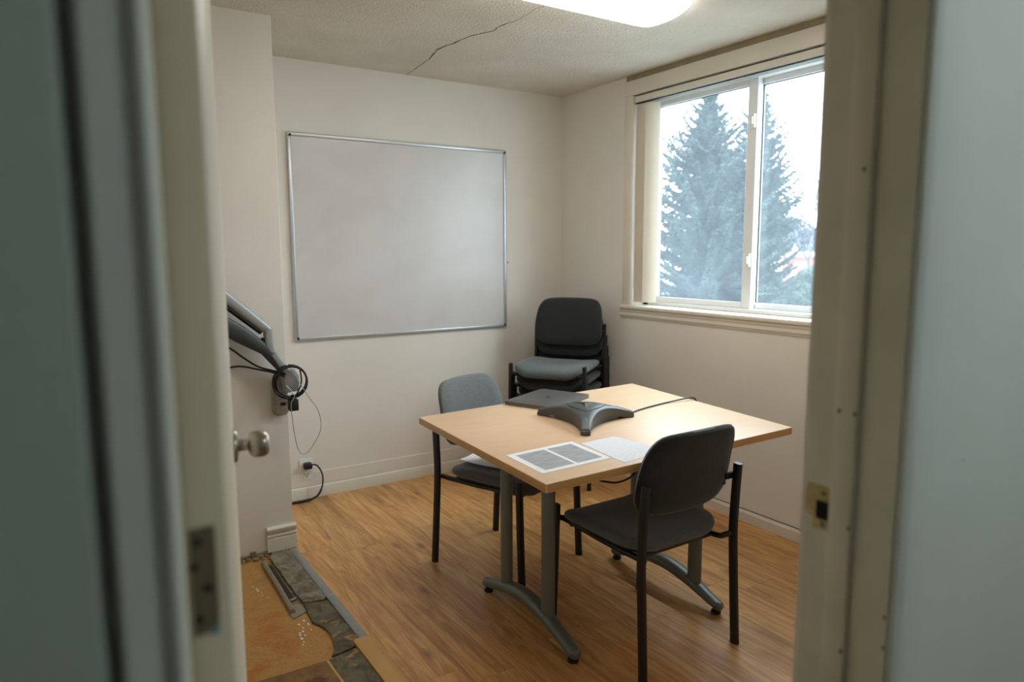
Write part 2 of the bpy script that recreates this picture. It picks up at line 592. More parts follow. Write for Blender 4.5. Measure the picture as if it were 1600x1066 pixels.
# crack across the ceiling
CR = [(1.858, 4.05, 1.2), (1.846, 3.86, 1.6), (1.816, 3.62, 2.2), (1.777, 3.455, 3.4), (1.80, 3.30, 2.8), (1.81, 3.18, 3.0), (1.86, 3.05, 2.0), (1.85, 2.96, 2.6), (1.872, 2.84, 1.0), (1.862, 2.71, 0.9), (1.868, 2.6, 0.6)]
cp = catmull([(a, b, c) for a, b, c in CR], 5)
bm = BM()
rr = random.Random(5)
L, Rr = [], []
for p in cp:
    wv = p.z*0.0012*rr.uniform(0.6, 1.4)
    jx = rr.uniform(-0.004, 0.004)
    L.append(bm.verts.new((p.x+jx-wv, p.y, ZC-0.0008)))
    Rr.append(bm.verts.new((p.x+jx+wv, p.y, ZC-0.0008)))
for i in range(len(L)-1):
    bm.faces.new((L[i], L[i+1], Rr[i+1], Rr[i]))
new_obj('crack', bm, 'dark', ceil, smooth=False)

# --- floor: slab, hall floor, individual laminate planks
bm = BM(); box(bm, XL-0.1, XR+0.1, YH, YB+0.1, -0.12, -0.011)
floor = struct(new_obj('floor', bm, 'subfloor'), 'oak laminate floor with a torn-up corner by the door', 'floor')
bm = BM(); box(bm, -2.0, XR+0.1, -1.42, YH+0.02, -0.12, -0.001)
struct(new_obj('floor', bm, 'oldwood'), 'hallway floor outside the doorway', 'floor')
FX0 = 0.902
pw = 0.187
rr = random.Random(11)
xx = FX0
row = 0
while xx < XR:
    x1 = min(xx+pw, XR)
    y = YB
    first = rr.uniform(0.35, 1.25)
    while y > YH+0.02:
        ln = first if y == YB else 1.26
        y0 = max(YH+0.02, y-ln)
        bm = BM()
        hx, hy = (x1-xx)/2, (y-y0)/2
        box(bm, -hx+0.0003, hx-0.0003, -hy+0.0003, hy-0.0003, -0.0108, 0, 0.0008)
        o = new_obj('plank', bm, 'laminate', floor, smooth=False)
        o.location = ((xx+x1)/2, (y+y0)/2, 0)
        y = y0
    xx = x1
    row += 1
# laminate left of the torn zone, near the door
bm = BM()

# transition strips
bm = BM()
prism(bm, [(0.868, -0.011), (0.868, 0.003), (0.874, 0.006), (0.896, 0.006), (0.904, 0.0015), (0.904, -0.011)], 2.412, 3.37, axis='y')
for i in range(9):
    yy = 2.47+i*0.105
    lathe(bm, [(0, 0.004), (0.0012, 0.003)], (0.885, yy, 0.0058), (0, 0, 1), 8)
new_obj('transition_strip', bm, 'strip', floor)
bm = BM()
prism(bm, [(0.842, -0.011), (0.842, 0.004), (0.852, 0.009), (0.892, 0.009), (0.912, 0.0015), (0.912, -0.011)], 1.3, 2.409, 0.0, axis='y')
new_obj('reducer_strip', bm, 'beigestrip', floor)

def slab(name, pts, z0, z1, mat, jag=0.0, seed=1, bev=0.002):
    rj = random.Random(seed)
    out = []
    n = len(pts)
    for i in range(n):
        a, b = Vector(pts[i]), Vector(pts[(i+1) % n])
        k = max(1, int((b-a).length/0.03)) if jag else 1
        for j in range(k):
            p = a.lerp(b, j/k)
            if jag and j:
                p += Vector((rj.uniform(-jag, jag), rj.uniform(-jag, jag)))
            out.append((p.x, p.y))
    bm = BM()
    prism(bm, out, z0, z1, bev)
    return new_obj(name, bm, mat, floor, smooth=False)
slab('broken_tile', [(0.766, 3.325), (0.79, 3.388), (0.866, 3.388), (0.866, 2.80), (0.852, 2.787), (0.80, 2.80), (0.772, 2.815), (0.768, 2.89)], -0.0105, 0.004, 'slate', 0.003, 2)
slab('broken_tile', [(0.772, 2.806), (0.80, 2.792), (0.866, 2.778), (0.866, 2.385), (0.745, 2.366), (0.775, 2.42), (0.784, 2.47), (0.793, 2.53), (0.775, 2.60), (0.757, 2.64), (0.768, 2.745)], -0.0105, -0.001, 'gluetile', 0.005, 4)
slab('broken_tile', [(0.728, 2.348), (0.84, 2.366), (0.84, 1.72), (0.735, 1.72)], -0.0105, -0.001, 'gluetile', 0.0015, 6)
slab('broken_tile', [(0.40, 2.352), (0.48, 2.353), (0.719, 2.347), (0.726, 1.72), (0.40, 1.72)], -0.0105, -0.002, 'oldwood', 0.0015, 8)
slab('glue_ridge', [(0.719, 2.35), (0.729, 2.35), (0.736, 1.72), (0.726, 1.72)], -0.0105, -0.0035, 'beigestrip', 0.001, 9, 0.0008)
slab('plaster_crust', [(0.735, 3.27), (0.762, 3.31), (0.768, 2.83), (0.768, 2.745), (0.703, 2.715), (0.715, 2.80)], -0.0108, -0.008, 'concrete', 0.003, 12, 0.001)
slab('hall_side_plank', [(0.05, 1.70), (0.838, 1.70), (0.838, 0.54), (0.05, 0.54)], -0.0105, -0.001, 'oldwood', 0, 1)
bm = BM()
tube(bm, [(0.727, 3.29, 0.001), (0.722, 3.0, 0.003), (0.715, 2.755, 0.001)], 0.0125, 0.010, 10)
new_obj('floor_pipe', bm, 'pipe', floor)
slab('dark_channel', [(0.742, 3.262), (0.758, 3.262), (0.757, 2.872), (0.735, 2.878)], -0.0106, -0.0065, 'channel', 0, 1, 0.001)
slab('bracket_plate', [(0.703, 2.712), (0.766, 2.742), (0.764, 2.81), (0.738, 2.825), (0.703, 2.79)], -0.0108, -0.0055, 'pipe', 0.001, 3, 0.001)
bm = BM(); box(bm, -0.017, 0.017, -0.006, 0.006, -0.006, 0.003, 0.002)
o = new_obj('metal_clip', bm, 'strip', floor); o.location = (0.747, 2.862, 0.0); o.rotation_euler = (0, 0, 0.3)
rr = random.Random(31)
for (cx_, cy_, n_, dx_, dy_) in ((0.640, 3.10, 6, 0.004, -0.030), (0.716, 2.665, 4, -0.002, -0.030), (0.700, 2.60, 5, -0.004, -0.024), (0.742, 2.69, 3, 0.002, -0.045)):
    for i in range(n_):
        px, py = cx_+dx_*i+rr.uniform(-0.006, 0.006), cy_+dy_*i+rr.uniform(-0.008, 0.008)
        r_ = rr.uniform(0.002, 0.0055)
        bm = BM()
        prism(bm, [(px+r_*rr.uniform(0.6, 1.2)*math.cos(a), py+2.0*r_*rr.uniform(0.6, 1.2)*math.sin(a)) for a in [k*math.pi/4 for k in range(8)]], -0.0112, -0.0102)
        new_obj('paint_splash', bm, 'white', floor, smooth=False)

# --- baseboards
bm = BM()
prism(bm, [(YB, 0), (YB-0.013, 0), (YB-0.013, 0.062), (YB-0.009, 0.07), (YB, 0.074)], XK, XR, axis='x')
bb = struct(new_obj('baseboard_back', bm, 'trim'), 'low off-white baseboard along the back wall', 'baseboard')
bm = BM(); box(bm, XK, XR-0.02, YB-0.006, YB+0.002, 0.074, 0.152, 0.002)
new_obj('backing_board', bm, 'wall', bb)
bm = BM(); box(bm, 1.165, 1.1665, YB-0.0138, YB-0.012, 0.0, 0.066)
new_obj('joint', bm, 'shadowjoint', bb)
bm = BM()
prism(bm, [(XR, 0), (XR-0.014, 0), (XR-0.014, 0.05), (XR-0.007, 0.058), (XR-0.006, 0.064), (XR, 0.066)], YR, YB, axis='x')
for v in bm.verts:            # profile was made in (y,z)->x ; swap to run along y
    v.co = Vector((v.co.y, v.co.x, v.co.z))
brd = struct(new_obj('baseboard_right', bm, 'trim'), 'low off-white baseboard under the window wall', 'baseboard')
bm = BM(); box(bm, XR-0.0055, XR+0.002, 1.2, YB, 0.0662, 0.0692)
new_obj('gap_line', bm, 'dark', brd)
bm = BM()
prism(bm, [(YK, 0.004), (YK-0.014, 0.004), (YK-0.014, 0.068), (YK-0.010, 0.072), (YK-0.010, 0.076), (YK-0.016, 0.080), (YK-0.016, 0.086), (YK-0.009, 0.092), (YK-0.009, 0.100), (YK-0.022, 0.110), (YK-0.024, 0.120), (YK-0.016, 0.126), (YK, 0.127)], 0.772, XK+0.012, 0, axis='x')
struct(new_obj('baseboard_left', bm, 'trim'), 'short moulded baseboard stub at the corner of the wall block', 'baseboard')

# --- doorway trim
# left jamb + casing
bm = BM()
box(bm, JL-0.02, JL, YH, YR, 0, 2.07, 0.001)
t1 = struct(new_obj('trim_1', bm, 'jamb'), 'painted door jamb on the hinge side', 'door frame')
bm = BM()
prof = [(0.0185, YH), (0.0185, YH-0.017), (0.021, YH-0.020), (0.0405, YH-0.020), (0.042, YH-0.0175), (0.0435, YH-0.020), (0.047, YH-0.0245), (0.051, YH-0.0255), (0.0545, YH-0.023), (0.0565, YH-0.018), (0.0565, YH)]
prism(bm, prof, 0, 2.12)
new_obj('casing', bm, 'hall', t1)
bm = BM(); box(bm, JL-0.012, 0.0753, 0.627, 0.6355, 0, 2.06, 0.0008)
new_obj('hinge_side_strip', bm, 'jamb', t1)
# right jamb, stop, casing
bm = BM()
box(bm, JR, JR+0.02, YH, YR+0.002, 0, 2.07, 0.0015)
t2 = struct(new_obj('trim_2', bm, 'jamb'), 'painted door jamb on the latch side with a strike plate', 'door frame')
bm = BM(); box(bm, JR-0.011, JR+0.002, 0.556, 0.592, 0, 2.06, 0.004, 2)
new_obj('door_stop', bm, 'jamb', t2)
bm = BM()
prof = [(JR+0.004, YH), (JR+0.004, YH-0.008), (JR+0.010, YH-0.0125), (JR+0.020, YH-0.0145), (JR+0.068, YH-0.0145), (JR+0.072, YH-0.011), (JR+0.072, YH)]
prism(bm, prof, 0, 2.12)
new_obj('casing', bm, 'hall', t2)
bm = BM()
prof = [(JR+0.004, YR), (JR+0.004, YR+0.010), (JR+0.012, YR+0.014), (JR+0.06, YR+0.014), (JR+0.06, YR)]
prism(bm, prof, 0, 2.12)
new_obj('casing', bm, 'trim', t2)
bm = BM(); box(bm, JL-0.02, JR+0.02, YH, YR, 2.07, 2.09); box(bm, JL-0.02, JR+0.02, YH-0.015, YH, 2.075, 2.14)
struct(new_obj('trim_3', bm, 'jamb'), 'door frame head above the opening', 'door frame')
# strike plate : plate with lip, latch hole, two screws
bm = BM()
pts = [(0.5935, 1.032), (0.5935, 1.097), (0.612, 1.0985), (0.6335, 1.097), (0.6365, 1.085), (0.6365, 1.052), (0.622, 1.046), (0.622, 1.030)]
prism(bm, pts, JR-0.0016, JR+0.001, 0.0004, axis='x')
sp_ = new_obj('strike_plate', bm, 'brass', t2)
sp_['label'] = 'aged brass strike plate with a square latch hole'
bm = BM(); prism(bm, rrect(0.02, 0.029, 0.003, 3, 0.607, 1.0605), JR-0.0022, JR-0.0014, axis='x')
new_obj('latch_hole', bm, 'dark', sp_)
for zz in (1.087, 1.039):
    bm = BM(); lathe(bm, [(0, 0.0042), (0.0012, 0.0034)], (JR-0.0016, 0.606, zz), (-1, 0, 0), 12)
    box(bm, JR-0.0032, JR-0.0027, 0.6055, 0.6065, zz-0.003, zz+0.003)
    new_obj('screw', bm, 'hinge', sp_)
# chips of missing paint on the jambs
rr = random.Random(21)
for (x_, y_, z_) in ((JR-0.0112, 0.558, 1.05), (JR-0.0112, 0.559, 0.86), (JR-0.0112, 0.5585, 1.22), (JR+0.0002, 0.503, 0.89), (JR+0.0002, 0.504, 0.935), (JR-0.0112, 0.566, 1.56), (JR-0.0112, 0.582, 1.22)):
    bm = BM()
    pts = [(y_+0.0022*math.cos(a)*rr.uniform(0.6, 1.2), z_+0.0034*math.sin(a)*rr.uniform(0.6, 1.3)) for a in [k*math.pi/4 for k in range(8)]]
    prism(bm, pts, x_-0.0004, x_+0.0004, axis='x')
    new_obj('paint_chip', bm, 'dark', t2, smooth=False)
bm = BM(); lathe(bm, [(0, 0.0016), (0.0006, 0.0012)], (1.135, YH, 1.135), (0, -1, 0), 10)
new_obj('nail_head', bm, 'hinge', bpy.data.objects['wall_front'])

# --- the door itself, swung into the room
TH = math.radians(11.4)
DOOR = Matrix.Translation((0.0765, 0.638, 0.0)) @ Matrix.Rotation(-TH, 4, 'Z')   # local: x thickness, y along the leaf
def dloc(bm):
    bmesh.ops.transform(bm, matrix=DOOR, verts=bm.verts)
bm = BM(); box(bm, 0, 0.0345, 0, 0.86, 0.012, 2.045, 0.0018, 2); dloc(bm)
door = struct(new_obj('door_1', bm, 'doorpaint'), 'off-white slab door swung open into the room', 'door')
bm = BM()
pts = [(0.004, 1.117), (0.004, 1.214), (0.0238, 1.216), (0.0245, 1.214), (0.0245, 1.128), (0.020, 1.121), (0.012, 1.118)]
prism(bm, pts, -0.0012, 0.001, axis='y'); dloc(bm)
hg = new_obj('hinge_leaf', bm, 'hinge', door)
hg['label'] = 'dull steel hinge leaf with four screw holes'
for (a, z) in ((0.0105, 1.202), (0.0062, 1.180), (0.0165, 1.160), (0.0085, 1.132)):
    bm = BM(); lathe(bm, [(0, 0.0036), (0.0006, 0.003)], (a, -0.0012, z), (0, -1, 0), 12); dloc(bm)
    new_obj('screw_hole', bm, 'dark', hg)
bm = BM(); prism(bm, [(0.0145, 1.119), (0.0245, 1.126), (0.0248, 1.118), (0.021, 1.1155)], -0.0018, -0.0002, axis='y'); dloc(bm)
new_obj('paint_flake', bm, 'blueflake', hg, smooth=False)
for zz in (0.2, 1.86):
    bm = BM(); box(bm, 0.004, 0.0245, -0.0012, 0.001, zz-0.05, zz+0.05, 0.0004); dloc(bm)
    new_obj('hinge_leaf', bm, 'hinge', door)
# knobs
def knob(side):
    kz, ky = 1.078, 0.795
    x0 = 0.0345 if side > 0 else 0.0
    bm = BM()
    lathe(bm, [(0, 0.0325), (0.003, 0.0325), (0.006, 0.0305), (0.008, 0.022), (0.0085, 0.014)], (x0, ky, kz), (side, 0, 0), 32); dloc(bm)
    r = new_obj('knob_rose', bm, 'nickel', door)
    bm = BM()
    lathe(bm, [(0.006, 0.0125), (0.014, 0.0115), (0.022, 0.0110), (0.0255, 0.0125), (0.0275, 0.0185), (0.031, 0.0232), (0.037, 0.0256), (0.046, 0.0262), (0.055, 0.0254), (0.0605, 0.0236), (0.0635, 0.0205), (0.0640, 0.0180), (0.0630, 0.0165), (0.0630, 0.0005)], (x0, ky, kz), (side, 0, 0), 32); dloc(bm)
    k = new_obj('door_knob', bm, 'nickel', door)
    k['label'] = 'satin nickel round door knob'
knob(1); knob(-1)
bm = BM(); box(bm, 0.006, 0.0285, 0.8595, 0.8612, 1.05, 1.106, 0.0003); dloc(bm)
new_obj('latch_plate', bm, 'brass', door)

# --- window: casing, recess lining, frame, sashes, glass
win = empty('window_1', (XR, 2.58, WZ0))
struct(win, 'white sliding window in the right wall', 'window')
def wpart(name, bm, mat, parent=win, **k):
    bmesh.ops.translate(bm, verts=bm.verts, vec=(-XR, -2.58, -WZ0))
    return new_obj(name, bm, mat, parent, **k)
bm = BM(); box(bm, XR-0.02, XR+0.001, 1.70, 3.388, WZ1, 2.477, 0.003, 2); wpart('head_casing', bm, 'trim')
bm = BM(); box(bm, XR-0.012, XR+0.001, 1.70, 3.388, 2.479, ZC, 0.003, 2); wpart('head_shadow_strip', bm, 'shadowjoint')  # brown strip painted as the shadow band between head casing and ceiling
bm = BM(); box(bm, XR-0.02, XR+0.001, WY1, 3.388, WZ0-0.005, WZ1, 0.003, 2); wpart('side_casing', bm, 'trim')
bm = BM(); box(bm, XR-0.02, XR+0.001, 1.75, WY0, WZ0-0.005, WZ1, 0.003, 2); wpart('side_casing', bm, 'trim')
# stool (sill board) with rounded nose, moulded apron under it
bm = BM()
prism(bm, [(XR-0.032, 1.106), (XR-0.028, 1.112), (XR-0.02, 1.114), (XR+0.11, 1.114), (XR+0.11, 1.088), (XR-0.02, 1.088), (XR-0.03, 1.092), (XR-0.033, 1.099)], 1.70, 3.40, axis='y')
wpart('sill', bm, 'trim')
bm = BM()
prism(bm, [(XR+0.001, 1.088), (XR-0.022, 1.088), (XR-0.022, 1.075), (XR-0.017, 1.068), (XR-0.019, 1.05), (XR-0.014, 1.044), (XR-0.012, 1.036), (XR+0.001, 1.036)], 1.70, 3.41, axis='y')
wpart('apron', bm, 'trim')
XF = XR+0.10      # room face of the vinyl frame
bm = BM()
Y0, Y1, Z0, Z1 = WY0, WY1, 1.114, WZ1
fw = 0.042
for a in ((Y0, Y0+fw, Z0, Z1), (Y1-fw, Y1, Z0, Z1), (Y0, Y1, Z1-fw, Z1), (Y0, Y1, Z0, Z0+0.022)):
    box(bm, XF, XF+0.1, a[0], a[1], a[2], a[3], 0.003)
wpart('frame', bm, 'vinyl')
def sash(name, x0, x1, ya, yb, stile_b, lab):
    za, zb = Z0+0.020, Z1-fw+0.004
    sroot_bm = BM()
    st = 0.04
    box(sroot_bm, x0, x1, yb-st, yb, za, zb, 0.003)
    box(sroot_bm, x0, x1, ya, ya+stile_b, za, zb, 0.003)
    box(sroot_bm, x0, x1, ya+stile_b, yb-st, zb-0.034, zb, 0.002)
    box(sroot_bm, x0, x1, ya+stile_b, yb-st, za, za+0.036, 0.002)
    s_ = wpart('sash', sroot_bm, 'vinyl')
    s_['label'] = lab
    bm = BM(); xm = (x0+x1)/2
    box(bm, xm-0.002, xm+0.002, ya+stile_b-0.004, yb-st+0.004, za+0.032, zb-0.03)
    wpart('pane', bm, 'glass', s_, smooth=False)
    # dark glazing gasket
    bm = BM()
    g0, g1, h0, h1 = ya+stile_b, yb-st, za+0.036, zb-0.034
    for a in ((g0-0.001, g0+0.0035, h0, h1), (g1-0.0035, g1+0.001, h0, h1), (g0, g1, h1-0.003, h1+0.001), (g0, g1, h0-0.001, h0+0.003)):
        box(bm, xm-0.005, xm+0.005, a[0], a[1], a[2], a[3])
    wpart('gasket', bm, 'plastic', s_)
    return s_
s1 = sash('sash', XF+0.012, XF+0.048, 2.505, Y1-fw+0.006, 0.062, 'inner sliding sash beside the blind')
s2 = sash('sash', XF+0.054, XF+0.09, Y0+fw-0.006, 2.555, 0.04, 'outer sash on the near side')
for zz in (2.13, 1.40):
    bm = BM()
    box(bm, XF-0.004, XF+0.013, 2.511, 2.535, zz-0.036, zz+0.036, 0.003, 2)
    box(bm, XF-0.016, XF-0.003, 2.515, 2.527, zz-0.020, zz+0.020, 0.003, 2)
    wpart('latch', bm, 'white', s1)

# ================================================================= THINGS
# --- vertical blind pushed to one side
bl = empty('vertical_blind', (XR+0.04, 2.58, WZ1))
tag(bl, 'vertical blind with beige vanes bunched at the left of the window', 'blind')
def bpart(name, bm, mat, parent=bl):
    bmesh.ops.translate(bm, verts=bm.verts, vec=(-XR-0.04, -2.58, -WZ1))
    return new_obj(name, bm, mat, parent)
bm = BM(); box(bm, XR-0.004, XR+0.05, WY0+0.003, WY1-0.004, WZ1-0.044, WZ1-0.012, 0.003, 2); bpart('headrail', bm, 'vinyl')
bm = BM(); box(bm, XR-0.008, XR-0.004, WY0+0.003, WY1-0.004, WZ1-0.046, WZ1-0.010, 0.001); bpart('valance', bm, 'trim')
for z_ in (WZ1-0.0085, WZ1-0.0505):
    bm = BM(); box(bm, XR-0.001, XR+0.012, WY0+0.003, WY1-0.004, z_-0.003, z_+0.003); bpart('rail_shadow_strip', bm, 'plastic')  # dark strips standing in for the shadow lines along the headrail
for i in range(7):
    bm = BM()
    n = 6
    ax, ay = XR+0.006, WY1-0.012-0.0125*i
    pts = []
    for k in range(n+1):
        t = k/n
        bow = 0.006*math.sin(math.pi*t)
        pts.append((ax+0.066*t-bow*0.6, ay-0.058*t-bow*0.75))
    pts2 = [(a+0.0008, b+0.0009) for a, b in pts][::-1]
    prism(bm, pts+pts2, 1.135, WZ1-0.054)
    bpart('vane', bm, 'vane')
bm = BM(); tube(bm, [(XR+0.002, WY1-0.014, WZ1-0.04), (XR+0.001, WY1-0.013, 1.8), (XR+0.002, WY1-0.014, 1.22)], 0.0035, n=8); bpart('wand', bm, 'white')

# --- whiteboard
wb = empty('whiteboard', (1.848, YB, 0.942))
tag(wb, 'blank aluminium-framed whiteboard hung on the back wall', 'whiteboard')
WW, WH = 1.436, 1.172
def wbp(name, bm, mat):
    return new_obj(name, bm, mat, wb)
bm = BM(); box(bm, -WW/2+0.01, WW/2-0.01, -0.012, -0.001, 0.01, WH-0.01); wbp('board', bm, 'board')
fwid, fd = 0.021, 0.02
for (x0, x1, z0, z1) in ((-WW/2, WW/2, 0, fwid), (-WW/2, WW/2, WH-fwid, WH), (-WW/2, -WW/2+fwid, fwid, WH-fwid), (WW/2-fwid, WW/2, fwid, WH-fwid)):
    bm = BM(); box(bm, x0, x1, -fd, -0.0005, z0, z1, 0.005, 3); wbp('frame_rail', bm, 'alu')
for sx in (-1, 1):
    for z in (0.016, WH-0.016):
        bm = BM(); lathe(bm, [(0, 0.0075), (0.003, 0.0075), (0.004, 0.006)], (sx*(WW/2-0.016), -fd+0.001, z), (0, -1, 0), 12); wbp('corner_screw', bm, 'plastic')
bm = BM(); lathe(bm, [(0, 0.004), (0.004, 0.004), (0.006, 0.002)], (2.585, YB, 1.378), (0, -1, 0), 10)
tag(new_obj('wall_screw', bm, 'plastic'), 'tiny dark screw in the wall right of the whiteboard', 'screw')

# --- ceiling light (wraparound fluorescent)
LX0, LX1, LY0, LY1 = 1.115, 2.335, 2.212, 2.545
cl = empty('ceiling_or_added_light', ((LX0+LX1)/2, (LY0+LY1)/2, ZC))
tag(cl, 'lit wraparound ceiling light with a bowed white lens', 'ceiling light')
hx, hy = (LX1-LX0)/2, (LY1-LY0)/2
bm = BM(); box(bm, -hx+0.004, hx-0.004, -hy+0.012, hy-0.012, -0.018, -0.0005, 0.002); new_obj('housing', bm, 'white', cl)
bm = BM()
pr = [(-hy, -0.016), (-hy, -0.024), (-hy+0.015, -0.036), (-hy*0.6, -0.052), (-hy*0.25, -0.059), (0, -0.060), (hy*0.25, -0.059), (hy*0.6, -0.052), (hy-0.015, -0.036), (hy, -0.024), (hy, -0.016)]
prism(bm, pr, -hx, hx, axis='x'); new_obj('lens', bm, 'lamp', cl)

hl = empty('ceiling_or_added_light', (1.5, -0.45, ZC))  # unseen light added behind the viewer to brighten the door casings
tag(hl, 'added unseen cool white light in the hallway behind the viewer', 'ceiling light')
bm = BM(); box(bm, -0.3, 0.3, -0.15, 0.15, -0.03, -0.0005, 0.003); new_obj('housing', bm, 'white', hl)
bm = BM(); box(bm, -0.28, 0.28, -0.13, 0.13, -0.045, -0.03, 0.004, 2); new_obj('lens', bm, 'hallfill', hl)

# --- table
TZ, TT = 0.74, 0.03
TQ = [(1.222, 1.702), (2.466, 1.728), (2.585, 2.806), (1.280, 2.729)]
tx, ty = 1.888, 2.241
tb = empty('meeting_table', (tx, ty, 0))
tag(tb, 'maple laminate meeting table on grey arched legs', 'table')
q = [(a-tx, b-ty) for a, b in TQ]
bm = BM()
fs = prism(bm, q, TZ-TT, TZ, 0.0)
for f in fs[2:]:
    f.material_index = 1
fs[0].material_index = 1
bmesh.ops.bevel(bm, geom=[e for e in bm.edges], offset=0.0022, segments=2, affect='EDGES', profile=0.5)
new_obj('tabletop', bm, ['tabletop', 'tableedge'], tb)
def t_leg(x, ya, yb, yc0, yc1, lean):
    """one end frame: arched foot from ya to yb, columns at yc0, yc1"""
    ym, hl_ = (ya+yb)/2, (yb-ya)/2
    path = []
    for k in range(15):
        s = -1+2*k/14
        z = 0.036+0.072*math.cos(s*math.pi/2)**1.1 if abs(s) < 1 else 0.036
        path.append((x-tx+lean*s, ym+hl_*s-ty, z))
    bm = BM()
    rx = [0.023+0.008*math.cos((-1+2*k/14)*math.pi/2) for k in range(15)]
    ry = [0.016+0.010*math.cos((-1+2*k/14)*math.pi/2) for k in range(15)]
    tube(bm, path, rx, ry, 14, side=(1, 0, 0), power=2.6)
    ft = new_obj('foot', bm, 'greymetal', tb)
    for s in (-1, 1):
        bm = BM()
        px, py = x-tx+lean*s, ym+hl_*s*0.955-ty
        lathe(bm, [(0, 0.016), (0.003, 0.020), (0.012, 0.020), (0.016, 0.012), (0.03, 0.010)], (px, py, 0.0), (0, 0, 1), 16)
        new_obj('glide', bm, 'plastic', ft)
        bm = BM()
        pz = Vector(path[0 if s < 0 else -1])
        lathe(bm, [(-0.016, 0.006), (-0.012, 0.015), (0, 0.021), (0.008, 0.019), (0.014, 0.011), (0.016, 0.003)], (pz.x, pz.y, pz.z), (0, s, -0.25), 14)
        new_obj('end_cap', bm, 'greymetal', ft)
    for yc in (yc0, yc1):
        s = (yc-ym)/hl_
        bm = BM()
        tube(bm, [(x-tx+lean*s, yc-ty, 0.085), (x-tx+lean*s, yc-ty, TZ-TT-0.001)], 0.021, 0.033, 18, side=(1, 0, 0))
        new_obj('leg', bm, 'greymetal', tb)
    bm = BM(); box(bm, x-tx-0.03, x-tx+0.03, ya+0.02-ty, yb-0.02-ty, TZ-TT-0.012, TZ-TT-0.0005, 0.003)
    new_obj('top_bracket', bm, 'greymetal', tb)
t_leg(1.462, 1.842, 2.486, 2.017, 2.318, 0.01)
t_leg(2.146, 1.795, 2.43, 1.930, 2.290, 0.004)
bm = BM(); box(bm, 1.47-tx, 2.14-tx, 2.13-ty, 2.17-ty, TZ-TT-0.045, TZ-TT-0.0125, 0.004)
new_obj('stretcher', bm, 'greymetal', tb)

